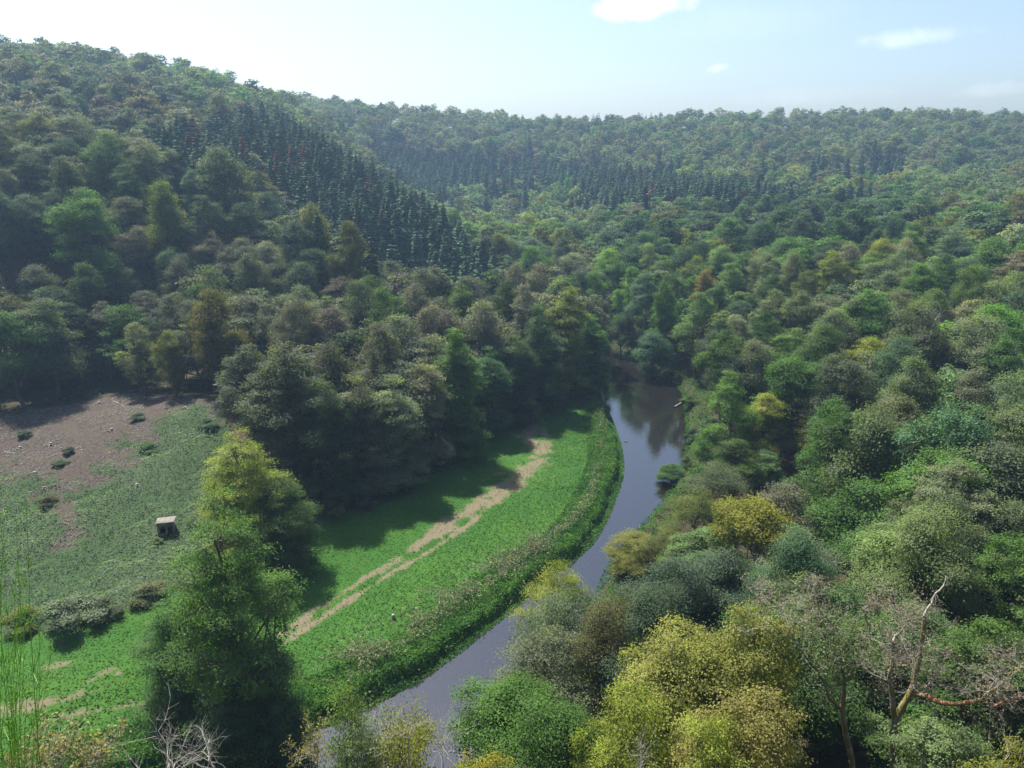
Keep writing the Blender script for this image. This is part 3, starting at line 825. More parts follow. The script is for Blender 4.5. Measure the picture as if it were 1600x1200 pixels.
bl = [T for T in TREES if T['cat'] == 'tree' and T['label'] is None and T['vis'] > 3]; bl.sort(key=lambda T: -T['vis'])
ind = bl[:NIND - len(MK)]
sps = sorted([T for T in TREES if T['cat'] == 'spruce' and T['vis'] > 2], key=lambda T: -T['vis'])[:280]
for T in TREES: T['ind'] = T['label'] is not None
for T in ind + sps: T['ind'] = True

# ---------------- labels: look, then row and order within the stand
ORD = ['first', 'second', 'third', 'fourth', 'fifth', 'sixth', 'seventh', 'eighth', 'ninth', 'tenth', 'eleventh', 'twelfth', 'thirteenth', 'fourteenth', 'fifteenth', 'sixteenth', 'seventeenth',
       'eighteenth', 'nineteenth', 'twentieth'] + ['twenty-' + q for q in ('first', 'second', 'third', 'fourth', 'fifth', 'sixth', 'seventh', 'eighth', 'ninth')] + ['thirtieth'] + ['thirty-' + q for q in ('first', 'second', 'third', 'fourth', 'fifth', 'sixth', 'seventh', 'eighth', 'ninth')]
ZT = {'slope': ('up the oak slope', 'river', 12.), 'hill': ('up the steep hillside', 'spruces', 11.), 'floor': ('behind the meadow row', 'river', 10.), 'dark': ('of the dark wood', 'river', 12.),
      'valley': ('of the bright valley wood', 'spruces', 14.), 'far': ('of the distant ridge', 'spruces', 20.), 'spruce': ('up the spruce spur', 'valley', 7.)}
GR = {'slope': 'trees of the oak slope across the river', 'hill': 'trees of the steep hillside above the clearing', 'floor': 'trees between meadow row and hillside', 'dark': 'trees of the dark wood beyond the river bend',
      'valley': 'trees of the bright valley wood', 'far': 'trees of the distant ridge', 'spruce': 'spruces of the plantation spur', 'mark': 'trees that stand out along river and slopes'}
for zn, (ph, ref, rs) in ZT.items():
    L = [T for T in TREES if T['ind'] and T['zone'] == zn]
    if not L: continue
    y0 = min(T['y'] for T in L); rows = {}
    for T in L: rows.setdefault(int((T['y'] - y0) / rs), []).append(T)
    for ri, k in enumerate(sorted(rows)):
        row = sorted(rows[k], key=lambda T: T['x'] if zn in ('slope', 'dark', 'valley', 'far') else -T['x'])
        for q, T in enumerate(row):
            size = 'tall' if T['H'] > (13.6 if zn != 'spruce' else 18.5) else 'small' if T['H'] < (10.5 if zn != 'spruce' else 15.5) else 'broad' if T['R'] > (5 if zn != 'spruce' else 2.9) else 'mid-sized'
            what = 'spruce' if zn == 'spruce' else 'tree'
            cw = 'rusty' if zn == 'spruce' and T['tint'][0] > .07 else 'dark' if zn == 'spruce' else T['colour']
            T['label'] = f"{size} {cw} {what}, {ORD[min(q, len(ORD) - 1)]} from the {ref} in {ORD[min(ri, len(ORD) - 1)]} row {ph}"


def place(T, r):
    K = KIND[T['kind']]; tm, lm = K['meshes'][r.integers(len(K['meshes']))]
    e = bpy.data.objects.new(T['name'], None); COL.objects.link(e); e.empty_display_size = .5
    e.location = (T['x'], T['y'], T['z']); e.rotation_euler = (r.normal() * .025, r.normal() * .025, r.uniform(0, 6.28))
    sr = T['R'] / K['R']; e.scale = (sr, sr * r.uniform(.92, 1.08), T['H'] / K['H'])
    tag(e, T['label'], T['cat'], GR.get(T['zone']))
    a = bpy.data.objects.new('trunk', tm); b = bpy.data.objects.new('crown', lm)
    for o in (a, b): COL.objects.link(o); o.parent = e
    b.color = (*T['tint'], 1)
    return e


def merged(name, L, variants, KH, KR, mat, r):
    Vs, Qs, vs, ts, off = [], [], [], [], 0
    which = r.integers(len(variants), size=len(L))
    for k, (V, Q, v) in enumerate(variants):
        sel = [T for T, w in zip(L, which) if w == k]
        if not sel: continue
        n = len(sel); an = r.uniform(0, 6.28, n); cs, sn = np.cos(an)[:, None], np.sin(an)[:, None]
        sr = np.array([T['R'] / KR for T in sel])[:, None]; sh = np.array([T['H'] / KH for T in sel])[:, None]
        X = (V[None, :, 0] * cs - V[None, :, 1] * sn) * sr + np.array([T['x'] for T in sel])[:, None]
        Y = (V[None, :, 0] * sn + V[None, :, 1] * cs) * sr + np.array([T['y'] for T in sel])[:, None]
        Z = V[None, :, 2] * sh + np.array([T['z'] for T in sel])[:, None]
        Vs.append(np.stack([X, Y, Z], -1).reshape(-1, 3).astype(np.float32)); nv = len(V)
        Qs.append((Q[None] + (np.arange(n) * nv)[:, None, None] + off).reshape(-1, 4).astype(np.int32)); off += n * nv
        vs.append(np.tile(v, n)); ts.append(np.repeat(np.array([T['tint'] for T in sel]), len(Q), axis=0))
    me = mesh_np(name, np.concatenate(Vs), np.concatenate(Qs), {'v': ('FLOAT', 'FACE', np.concatenate(vs)), 'tint': ('FLOAT_VECTOR', 'FACE', np.concatenate(ts))}, mat)
    return obj(name, me, kind='stuff')


r = np.random.default_rng(99)
for T in TREES:
    if T['ind']:
        if T['kind'] == 'oak_far' and T['d'] < 235: T['kind'] = 'oak_mid'
        place(T, r)
rest = [T for T in TREES if not T['ind'] and T['cat'] == 'tree']; far = [T for T in rest if T['d'] > 330]; mid = [T for T in rest if T['d'] <= 330]
srest = [T for T in TREES if not T['ind'] and T['cat'] == 'spruce']
print('individual', sum(T['ind'] for T in TREES), 'far', len(far), 'mid', len(mid), 'spruce', len(sps), len(srest))
merged('distant_forest', far, STUFF_OAK, 14, 5.2, M_LEAF_STUFF, r)
tag(bpy.data.objects['distant_forest'], 'broadleaf woods covering the distant ridge and valley floor', 'forest')
merged('forest_foliage', mid, STUFF_OAK_MID, 14, 5.2, M_LEAF_STUFF, r)
tag(bpy.data.objects['forest_foliage'], 'woodland crowns filling in between the trees of both valley sides', 'forest')
if srest:
    merged('spruce_forest', srest, STUFF_SPRUCE, 18, 3.0, M_NEEDLE_STUFF, r)
    tag(bpy.data.objects['spruce_forest'], 'dark spruce woods in bands across the valley and spur', 'forest')
# ------------------------------------------------------------------ ground cover


def scatter(poly, n):
    lo, hi = poly.min(0), poly.max(0); lo = np.maximum(lo, [-95, 38])
    x = r.uniform(lo[0], hi[0], n); y = r.uniform(lo[1], hi[1], n); k = in_poly(x, y, poly); return x[k], y[k]


def cover(name, P, N, size, tint, v, label, ratio=.5):
    V, Q = cards(P, N, size, ratio, r)
    o = obj(name, mesh_np(name, V, Q, {'v': ('FLOAT', 'FACE', v), 'tint': ('FLOAT_VECTOR', 'FACE', tint)}, M_LEAF_STUFF), kind='stuff'); tag(o, label, 'ground cover'); return o


x, y = scatter(MEADOW, 230000); md, pa, so_, br = masks(x, y); db, _ = dist_line(x, y, LBr)
k = (r.random(len(x)) > pa * .88); x, y, db = x[k], y[k], db[k]; n = len(x)
f1 = fbm(x, y, 9, 61); f2 = fbm(x, y, 1.4, 62)
f4 = fbm(x, y, 4.0, 63); h = .03 + .30 * f2 * sstep(f4, .4, .6) + .40 * sstep(db, 18, 5) * f2
P = np.column_stack([x, y, ground(x, y) + h * r.uniform(.3, 1, n)]); N = unit(np.array([0, 0, 1.]) + r.normal(size=(n, 3)) * .36)
c1, c2, c3 = np.array([.048, .122, .008]), np.array([.092, .172, .010]), np.array([.048, .118, .018])
w = sstep(f1 + .5 * (f4 - .5), .38, .64)[:, None]; tint = c1 * (1 - w) + c2 * w; w3 = sstep(fbm(x, y, 6, 64), .56, .75)[:, None] * .6; tint = tint * (1 - w3) + np.array([.10, .13, .03]) * w3; w2 = (sstep(db, 22, 8) * .7)[:, None]; tint = tint * (1 - w2) + c3 * w2
cover('meadow_grass', P, N, r.uniform(.06, .14, n) * (1 + .8 * sstep(db, 18, 5) * f4), tint, np.clip(f2 * .6 + r.uniform(0, .5, n), 0, 1), 'lush green grass and nettles of the riverside meadow', .4)

HILLSIDE = np.concatenate([OPEN]); x, y = scatter(HILLSIDE, 260000); md, pa, so_, br = masks(x, y)
k = (br > .5) & (r.random(len(x)) < .4 + .6 * br); x, y = x[k], y[k]; n = len(x)
HUT = hit(262, 833)
def lump(x, y): return (np.maximum(0, fbm(x, y, 2.4, 71) - .25) * 1.9 + fbm(x, y, .9, 73) * .45 + np.maximum(0, fbm(x, y, 5.5, 74) - .3) * 1.8) * (.12 + .88 * sstep(np.hypot(x - HUT[0], y - HUT[1] + .8), 1.3, 3.2))
f1 = fbm(x, y, 2.4, 71); f2 = fbm(x, y, 12, 72); f3 = fbm(x, y, .9, 73); h = lump(x, y); gxs = -(lump(x + .15, y) - h) / .15; gys = -(lump(x, y + .15) - h) / .15
P = np.column_stack([x, y, ground(x, y) + h - r.uniform(0, .35, n) ** 2]); N = unit(np.column_stack([gxs, gys, np.full(n, .8)]) + r.normal(size=(n, 3)) * .3)
w = sstep(f2 * .6 + f1 * .4, .38, .6)[:, None]; tint = np.array([.062, .125, .058]) * (1 - w) + np.array([.135, .190, .115]) * w
w5 = sstep(fbm(x, y, 7, 77), .5, .66)[:, None] * .8; tint = tint * (1 - w5) + np.array([.050, .125, .036]) * w5; tint = tint * (1 + r.normal(size=(n, 1)) * .12)
cover('bramble_cover', P, N, r.uniform(.09, .17, n), tint, np.clip(f1 * .5 + f3 * .3 + r.uniform(-.1, .35, n), 0, 1), 'low silvery green brambles and bracken round the concrete hut', .5)

# tall herbs along the meadow bank
u = r.uniform(8, len(LBr) - 16, 90000); i0 = u.astype(int); fr = (u - i0)[:, None]; C = LBr[i0] * (1 - fr) + LBr[i0 + 1] * fr
tg = unit(LBr[i0 + 1] - LBr[i0]); nl = np.column_stack([-tg[:, 1], tg[:, 0]])
dd = r.uniform(-.55, 5.2, len(u))
u2 = r.uniform(5, len(RBr) - 12, 40000); i2 = u2.astype(int); f2_ = (u2 - i2)[:, None]; C = np.concatenate([C, RBr[i2] * (1 - f2_) + RBr[i2 + 1] * f2_])
tg2 = unit(RBr[i2 + 1] - RBr[i2]); nl = np.concatenate([nl, np.column_stack([tg2[:, 1], -tg2[:, 0]])]); dd = np.concatenate([dd, r.uniform(-.5, 4.5, 40000)]); P2 = C + nl * dd[:, None]; x, y = P2.T; n = len(x)
f1 = fbm(x, y, 2.0, 81); f2 = fbm(x, y, .8, 82); g = ground(x, y)
h = (.05 + 1.15 * f1 * sstep(fbm(x, y, 5, 83), .25, .6)) * sstep(dd, -.6, .8) * (.45 + .55 * sstep(dd, 5.2, 3)) * r.uniform(.35, 1, n)
P = np.column_stack([x, y, np.maximum(g, .05) + h]); N = unit(np.array([0, 0, .8]) + r.normal(size=(n, 3)) * .7)
w = sstep(f1, .35, .6)[:, None]; tint = np.array([.038, .110, .024]) * (1 - w) + np.array([.075, .165, .030]) * w
cover('bank_herbs', P, N, r.uniform(.08, .2, n), tint, np.clip(f2 * .5 + r.uniform(0, .5, n), 0, 1), 'tall nettles and herbs lining the meadow bank of the river', .4)
PATCH = hits([(535, 1055), (575, 1035), (640, 990), (700, 945), (760, 915), (800, 895)]), hits([(780, 890), (830, 865), (845, 860)]), hits([(860, 850), (900, 820), (925, 780), (935, 730), (940, 680), (938, 640)])
Ps = []
for L, wd, cnt in zip(PATCH, (2.6, 2.0, .9), (9000, 2600, 2600)):
    u = r.uniform(0, len(L) - 1.001, cnt); i0 = u.astype(int); fr = (u - i0)[:, None]; C = (L[i0] * (1 - fr) + L[i0 + 1] * fr)[:, :2] + r.normal(size=(cnt, 2)) * wd * .5
    k = fbm(C[:, 0], C[:, 1], 2.2, 91) > .43; Ps.append(C[k])
C = np.concatenate(Ps); n = len(C); x, y = C.T
P = np.column_stack([x, y, ground(x, y) + (1.0 + .55 * fbm(x, y, 1.5, 92)) * r.uniform(.75, 1.1, n)]); N = unit(np.array([0, -.3, .6]) + r.normal(size=(n, 3)) * .7)
tint = np.array([.27, .24, .195]) * r.uniform(.6, 1.35, (n, 1)); gk = r.random(n) < .5; tint[gk] = np.array([.10, .15, .07])
cover('seed_heads', P, N, r.uniform(.06, .15, n), tint, r.uniform(.1, .8, n), 'faded pinkish seed heads of tall bank herbs beside the river', .5)

# undergrowth on the forest floor of both slopes
x = r.uniform(-95, 95, 60000); y = r.uniform(30, 190, 60000); k = ~in_poly(x, y, OPEN) & ~in_poly(x, y, RIV) & (np.abs(x) < .9 * y + 6); x, y = x[k], y[k]
z = ground(x, y); f1 = fbm(x, y, 3.5, 95); k = (f1 > .45) & (z > .8); x, y, z, f1 = x[k], y[k], z[k], f1[k]; n = len(x)
P = np.column_stack([x, y, z + (f1 - .4) * 3 * r.uniform(.1, 1, n)]); N = unit(np.array([0, 0, 1.]) + r.normal(size=(n, 3)) * .6)
cover('undergrowth', P, N, r.uniform(.15, .32, n), np.array([.055, .085, .03]) * r.uniform(.6, 1.3, (n, 1)), r.random(n), 'leafy undergrowth on the shaded woodland floor', .55)

# ------------------------------------------------------------------ shrubs
def shrub(px, py, Rr, H, colour, label, kind='shrub', Y=None):
    p = hit(px, py) if Y is None else at_y(px, py, Y)
    T = dict(x=p[0], y=p[1], z=float(ground(np.array([p[0]]), np.array([p[1]]))[0]) - .1, H=H, R=Rr, kind=kind, tint=jit(TINT[colour], r), zone=None, label=label, name='shrub', cat='shrub'); e = place(T, r)
    e['group'] = 'shrubs on the open ground'; return e


for a in ((110, 985, 3.0, 3.1, 'silvery green', 'largest grey shrub between brambles and the lit meadow'), (40, 985, 2.2, 2.2, 'olive', 'olive shrub beside the largest grey shrub, near the broom'),
          (165, 965, 1.8, 1.9, 'grey-green', 'small grey-green shrub tucked against the largest grey shrub'),
          (232, 940, 2.0, 1.8, 'grey-green', 'low rounded shrub at the bramble edge straight below the concrete hut'), (285, 925, 1.5, 1.3, 'silvery green', 'pale low shrub by the tall meadow tree, below the hut'),
          (215, 655, 1.6, .9, 'dark green', 'flat dark shrub patch at the top of the bare clearing'), (110, 708, 1.1, .8, 'dark green', 'dark low bush in the middle of the bare clearing, upper of two'),
          (95, 728, 1.2, .7, 'dark green', 'dark low bush in the middle of the bare clearing, lower of two'), (40, 682, 1.2, 1.0, 'blue-green', 'small bluish bush on bare soil under the forest edge'),
          (235, 705, 1.7, .9, 'green', 'green bush where the bare soil meets the brambles'), (75, 790, 1.3, 1.0, 'brownish green', 'brownish bush at the lower tip of the bare clearing'),
          (325, 670, 1.8, 1.6, 'blue-green', 'bluish shrub between the clearing and the tallest grey-green tree'), (246, 850, .7, .7, 'pale green', 'pale creeper bush crowding the front of the concrete hut'),
          (304, 824, 1.0, 1.0, 'pale green', 'pale bush beside the open doorway of the concrete hut'),
          (520, 808, 1.8, 2.2, 'brownish green', 'brownish shrub under the dark tree at the meadow row start'), (572, 795, 1.6, 1.8, 'grey-green', 'grey-green shrub at the foot of the rounded meadow row tree'),
          (628, 770, 1.7, 2.2, 'dark green', 'dark shrub at the foot of the silvery meadow row tree'), (690, 730, 1.7, 2.4, 'dark green', 'dark shrub under the pointed fresh green tree'),
          (735, 692, 1.7, 2.2, 'dark green', 'dark shrub between pointed tree and river end of the row'), (785, 655, 1.7, 2.2, 'dark green', 'dark shrub just short of the bare end of the track'),
          (865, 628, 1.8, 2.0, 'dark green', 'dark shrub behind the bare end of the track'), (915, 618, 2.0, 1.8, 'green', 'green shrub hanging over the river at the row end'),
          (430, 1150, 2.6, 2.6, 'dark green', 'dark shrub at the bank below the tall meadow tree'), (330, 1180, 2.6, 2.4, 'dark green', 'dark shrub at the foot of the tall meadow tree'),
          (1075, 640, 1.6, 2.2, 'green', 'green bank shrub leaning over the fallen log'), (1082, 690, 1.6, 2.2, 'dark green', 'dark bank shrub opposite the tip of the meadow'),
          (1345, 1160, 2.0, 2.2, 'pale green', 'pale green shrub between the trunks of the two dying oaks'), (1290, 1175, 2.2, 2.4, 'grey-green', 'grey-green shrub at the foot of the twiggy oak'),
          (1375, 1195, 1.8, 1.8, 'green', 'green shrub hugging the foot of the mossy oak'), (1440, 1175, 2.2, 2.4, 'green', 'green shrub uphill of the mossy oak trunk, under the reddish limb'), (1255, 1140, 2.0, 2.6, 'olive', 'olive shrub between golden tree and twiggy oak'),
          (1072, 735, 1.5, 2.0, 'grey-green', 'grey-green shrub beside the small tree leaning over the water')):
    shrub(*a)

# ------------------------------------------------------------------ concrete hut
m, t = new_mat('concrete'); geo = t.n('ShaderNodeNewGeometry').outputs['Position']; n = t.noise(2.2, 6, .65, geo); n2 = t.noise(9, 4, .6, geo)
cc = t.mix(t.ss(n, .35, .65), (.11, .10, .082, 1), (.19, .18, .155, 1)); cc = t.mix(t.ss(n2, .55, .75), cc, (.14, .125, .09, 1))
p = t.n('ShaderNodeBsdfPrincipled', i_Roughness=.92, i_Normal=t.n('ShaderNodeBump', i_Strength=.5, i_Distance=.02, i_Height=n2)); t.set(p.inputs['Base Color'], cc); t.n('ShaderNodeOutputMaterial', i_Surface=p); M_CONC = m
q = hit(262, 833); hut = obj('concrete_hut', None, label='small roofless-looking grey concrete hut with two dark openings among brambles', cat='hut', loc=(q[0], q[1], q[2] - .15))
hut['label'] = 'small grey concrete hut with two dark doorways standing among brambles'
hut.scale = (.8, .8, .8); hut.rotation_euler = (0, 0, R_(14)); w, d, hh = 1.15, .85, 2.15
walls = [box(-w, -d, 0, -w + .14, d, hh), box(w - .14, -d, 0, w, d, hh), box(-w + .14, d - .14, 0, w - .14, d, hh), box(-w + .14, -d, 0, -.78, -d + .14, 1.62), box(-.02, -d, 0, .22, -d + .14, 1.62), box(.90, -d, 0, w - .14, -d + .14, 1.62),
         box(-w + .14, -d, 1.62, w - .14, -d + .14, hh), box(-.78, -d, 0, -.02, -d + .13, .55), box(-.05, -d + .14, 0, .07, d - .14, hh)]
obj('wall', mesh_np('hut_wall', *join(walls), None, M_CONC), hut)
me = mesh_np('hut_roof', *box(-w - .12, -d - .14, hh, w + .12, d + .10, hh + .2), None, M_CONC); ro = obj('roof', me, hut); bv = ro.modifiers.new('edge', 'BEVEL'); bv.width = .02
obj('floor', mesh_np('hut_floor', *box(-w + .145, -d + .145, .0, w - .145, d - .145, .08), None, M_CONC), hut)

# ------------------------------------------------------------------ stumps, logs, twigs
def bent(p0, p1, r0, r1, nseg, wob, rr):
    P = [np.array(p0) * (1 - k) + np.array(p1) * k + (rr.normal(size=3) * wob if 0 < k < 1 else 0) for k in np.linspace(0, 1, nseg + 1)]
    R2 = np.linspace(r0, r1, nseg + 1); return [(*P[i], *P[i + 1], R2[i], R2[i + 1]) for i in range(nseg)]


def stump_mesh(seed):
    rr = np.random.default_rng(seed); seg = bent((0, 0, -.2), (0, 0, .45), .28, .2, 2, .02, rr); n = 7
    for i in range(n):
        a = i / n * 6.28 + rr.normal() * .2; l = rr.uniform(.7, 1.5)
        k1 = (math.cos(a) * l * .5, math.sin(a) * l * .5, rr.uniform(.05, .3)); k2 = (math.cos(a + .2) * l, math.sin(a + .2) * l, rr.uniform(-.1, .35))
        seg += [(0, 0, .2, *k1, .10, .06), (*k1, *k2, .06, .02)]
    cap = np.array([[math.cos(a) * .2, math.sin(a) * .2, .45] for a in np.linspace(0, 6.28, 9)[:-1]]); V, Q = tubes(seg, 8)
    return mesh_np('stump', np.concatenate([V, cap]), np.concatenate([Q, np.array([[0, 1, 2, 3], [0, 3, 4, 7], [4, 5, 6, 7]]) + len(V)]), None, M_LOG, True)


SM = [stump_mesh(300 + i) for i in range(4)]
for i, (px, py, what) in enumerate(((50, 772, 'pale stump with spread roots at the lower edge of bare soil, above the broom'), (70, 764, 'grey stump beside the spread-root stump at the soil edge'), (128, 706, 'dark little stump beside the two dark bushes'),
        (175, 674, 'pale forked stump at the centre top of the bare clearing'), (80, 696, 'pale stump just above the pair of dark bushes'), (290, 640, 'pale stump nearest the forest at the river end of clearing'), (55, 742, 'weathered stump in the lower bare soil'),
        (32, 702, 'pale stump amid scattered branches at the far side of clearing'), (155, 632, 'grey stump right under the forest edge trees'), (215, 760, 'stump half sunk in brambles at the soil border'), (270, 668, 'grey stump between the flat shrub patch and bluish shrub'))):
    q = hit(px, py); o = obj('tree_stump', SM[i % 4], label=what, cat='stump', group='stumps left in the clearing', loc=(q[0], q[1], q[2])); o.rotation_euler = (0, 0, r.uniform(0, 6)); sc = r.uniform(.6, 1.15); o.scale = (sc, sc, sc)
for i, (ax, ay, bx, by, rad, lab) in enumerate(((8, 708, 42, 712, .14, 'long pale log lying level on the bare clearing soil'), (85, 682, 108, 683, .08, 'thin straight pale log above the pair of dark bushes'), (245, 626, 258, 622, .15, 'short pale log by the forest edge at the clearing top'),
        (178, 628, 195, 636, .11, 'log slanting downhill below the forest edge'), (100, 818, 116, 823, .09, 'pale log lying in the bare gully near the hut'), (20, 770, 27, 752, .08, 'pale log pointing uphill at the lower soil edge'),
        (222, 757, 245, 750, .08, 'twin branch log on the border of soil and brambles'), (68, 668, 92, 664, .07, 'grey log in the upper soil below the trees'), (0, 746, 12, 741, .07, 'log end entering at the far side of the lower clearing'), (128, 724, 152, 718, .06, 'slim branch log beside the dark little stump'))):
    a, b = hit(ax, ay), hit(bx, by); ctr = (a + b) / 2; a = a - ctr + [0, 0, rad * .8]; b = b - ctr + [0, 0, rad * .8]; rr = np.random.default_rng(400 + i)
    seg = bent(a, b, rad, rad * .6, 4, .03, rr)
    for k in range(3): pm = a + (b - a) * rr.uniform(.3, .9); seg += bent(pm, pm + rr.normal(size=3) * [.5, .5, .15] + [0, 0, .35], rad * .35, rad * .1, 2, .03, rr)
    obj('fallen_log', mesh_np('log', *tubes(seg, 7), None, M_LOG, True), label=lab, cat='log', group='logs on the clearing', loc=ctr)
x, y = scatter(OPEN, 90000); _, _, so_, _ = masks(x, y); k = (so_ > .5) & (fbm(x, y, 4, 97) > .38); x, y = x[k][:14000], y[k][:14000]; n = len(x); z = ground(x, y) + .05; a = r.uniform(0, 6.28, n); l = r.uniform(.15, .75, n) * r.uniform(.5, 1.3, n)
seg = np.column_stack([x, y, z, x + np.cos(a) * l, y + np.sin(a) * l, ground(x + np.cos(a) * l, y + np.sin(a) * l) + r.uniform(.02, .22, n), r.uniform(.014, .036, n), np.full(n, .010)])
o = obj('twig_litter', mesh_np('twig_litter', *tubes(seg, 3), None, M_TWIG), kind='stuff'); tag(o, 'pale twigs and brash strewn over the cleared soil', 'litter')

# logs and driftwood in the river
for i, (ax, ay, bx, by, rad, lab) in enumerate(((1033, 575, 1052, 590, .13, 'bare pale trunk fallen into the brown water at the river bend'), (1054, 636, 1076, 622, .20, 'thick fallen log at the water edge opposite the meadow tip'), (1050, 596, 1062, 600, .07, 'thin branch afloat beside the fallen trunk'))):
    a, b = at_z(ax, ay, .12), at_z(bx, by, .35); ctr = (a + b) / 2; rr = np.random.default_rng(450 + i); seg = bent(a - ctr, b - ctr, rad, rad * .7, 4, .06, rr)
    for k in range(5): pm = (a - ctr) + (b - a) * rr.uniform(.1, .9); seg += bent(pm, pm + rr.normal(size=3) * [.7, .7, .2] + [0, 0, .3], rad * .35, rad * .08, 3, .05, rr)
    obj('fallen_log', mesh_np('river_log', *tubes(seg, 7), None, M_BARK_RED if i == 0 else M_LOG, True), label=lab, cat='log', group='driftwood in the river', loc=ctr)
q = at_z(978, 690, .03); seg = bent((-.35, 0, 0), (.35, .1, .05), .07, .04, 3, .03, r) + bent((0, 0, 0), (.15, .3, .2), .03, .01, 2, .02, r)
obj('driftwood', mesh_np('driftwood', *tubes(seg, 6), None, M_LOG, True), label='tiny pale driftwood piece afloat off the meadow tip', cat='driftwood', loc=q)
# pale stone in the meadow
rr = np.random.default_rng(5); d = unit(rr.normal(size=(1, 3)))
import bmesh
bm = bmesh.new(); bmesh.ops.create_icosphere(bm, subdivisions=3, radius=.22)
for v_ in bm.verts:
    c_ = v_.co; f = 1 + .22 * math.sin(c_.x * 11 + 1) * math.cos(c_.y * 9) + .12 * math.sin(c_.z * 17 + c_.x * 8); v_.co = (c_.x * f, c_.y * f * .75, c_.z * f * 1.25)
me = bpy.data.meshes.new('stone'); bm.to_mesh(me); bm.free(); me.materials.append(M_BARK_PALE); q = hit(615, 968)
obj('pale_stone', me, label='small pale stone standing alone in the meadow grass', cat='stone', loc=(q[0], q[1], q[2] + .35))

# ------------------------------------------------------------------ dying oaks with bare limbs


def limb(pts, r0, r1, rr, wob=.04):
    """a limb through (px, py, Y) spots"""
    P = np.array([at_y(*p) for p in pts]); n = len(P); Rr = r0 * (r1 / r0) ** np.linspace(0, 1, n); seg = []
    for i in range(n - 1):
        m_ = (P[i] + P[i + 1]) / 2 + rr.normal(size=3) * wob; rm = (Rr[i] + Rr[i + 1]) / 2
        seg += [(*P[i], *m_, Rr[i], rm), (*m_, *P[i + 1], rm, Rr[i + 1])]
    return seg, P


def grow(p, d, l, rad, depth, rr, seg, tips, up=.15):
    n = 3; q = p
    for i in range(n):
        d = unit(d + rr.normal(size=3) * .28 + np.array([0, 0, up * .4])); q2 = q + d * l / n
        seg.append((*q, *q2, rad * (1 - .22 * i), rad * (1 - .22 * (i + 1)))); q = q2
        if depth > 0:
            for _ in range(rr.integers(1, 3)):
                s = unit(d + rr.normal(size=3) * .75 + np.array([0, 0, up])); grow(q, s, l * rr.uniform(.5, .72), rad * .5, depth - 1, rr, seg, tips, up)
    tips.append(q)


def twigs_on(P, cnt, l, rad, depth, rr, seg, tips, lo=.2, up=.25):
    for _ in range(cnt):
        u = rr.uniform(lo, 1) * (len(P) - 1.001); i = int(u); p = P[i] + (P[i + 1] - P[i]) * (u - i)
        d = unit(rr.normal(size=3) + np.array([0, -.1, up])); grow(p, d, l * rr.uniform(.6, 1.2), rad, depth, rr, seg, tips)


def tip_leaves(tips, per, spread, size, tint, rr):
    T = np.array(tips); T = T[rr.random(len(T)) < .9]; P = np.repeat(T, per, axis=0); n = len(P); P = P + rr.normal(size=(n, 3)) * spread
    V, Q = cards(P, unit(np.array([0, 0, .7]) + rr.normal(size=(n, 3)) * .7), rr.uniform(.6, 1.3, n) * size, .6, rr); return V, Q, rr.random(n)


def rel(seg, o): s = np.array(seg, float).reshape(-1, 8); s[:, :3] -= o; s[:, 3:6] -= o; return s


rr = np.random.default_rng(21); base = at_y(1398, 1225, 36); base[2] = ground(base[0:1], base[1:2])[0] - .2
oak = obj('dying_oak', None, label='dying mossy oak with a bare forked top and one long reddish limb', cat='tree', loc=base)
s0, P0 = limb([(1400, 1290, 36), (1397, 1199, 36), (1398, 1127, 36)], .30, .22, rr, .02); s0 = [(*base, *P0[0], .36, .30)] + s0
sA, PA = limb([(1398, 1127, 36), (1394, 1083, 35.8), (1389, 1062, 35.7), (1394, 1040, 35.6), (1395, 1003, 35.6), (1408, 986, 35.8), (1422, 962, 36.2)], .17, .05, rr)
sB, PB = limb([(1398, 1127, 36), (1422, 1084, 36.2), (1428, 1055, 36.4), (1437, 1028, 36.5), (1441, 998, 36.6), (1444, 962, 36.7)], .20, .10, rr)
sC, PC = limb([(1444, 962, 36.7), (1456, 942, 36.8), (1462, 927, 36.9), (1475, 914, 37), (1479, 901, 37)], .075, .025, rr)
sR, PR = limb([(1423, 1083, 36.2), (1450, 1088, 35.6), (1466, 1097, 35.2), (1491, 1100, 34.8), (1522, 1096, 34.4), (1535, 1094, 34.3)], .15, .10, rr)
sD, PD = limb([(1535, 1094, 34.3), (1542, 1084, 34.2), (1566, 1067, 34), (1584, 1046, 33.9), (1602, 1044, 33.8), (1625, 1030, 33.8)], .10, .04, rr)
sE, PE = limb([(1535, 1094, 34.3), (1550, 1105, 34), (1569, 1096, 33.8), (1597, 1086, 33.6), (1620, 1070, 33.6)], .06, .025, rr)
sF, PF = limb([(1396, 1043, 35.6), (1418, 1040, 35.2), (1436, 1022, 35.0)], .07, .04, rr)
sG, PG = limb([(1441, 1000, 36.6), (1425, 985, 36.9), (1405, 960, 37.2), (1390, 940, 37.4)], .05, .02, rr)
sH, PH = limb([(1445, 1075, 35.6), (1463, 1062, 35.8), (1472, 1050, 36)], .05, .02, rr)
obj('trunk', mesh_np('oak_trunk', *tubes(rel(s0 + sA + sB + sF + sH, base), 9), None, M_BARK_MOSS, True), oak)
lb = obj('limb', mesh_np('oak_red_limb', *tubes(rel(sR + sE, base), 9), None, M_BARK_RED, True), oak); lb['label'] = 'long reddish limb stripped of bark'
obj('branch', mesh_np('oak_mossy_branch', *tubes(rel(sD, base), 8), None, M_BARK_MOSS, True), lb)
lb = obj('limb', mesh_np('oak_bare_tip', *tubes(rel(sC + sG, base), 7), None, M_BARK_PALE, True), oak); lb['label'] = 'bare pale forked top'
seg, tips = [], []
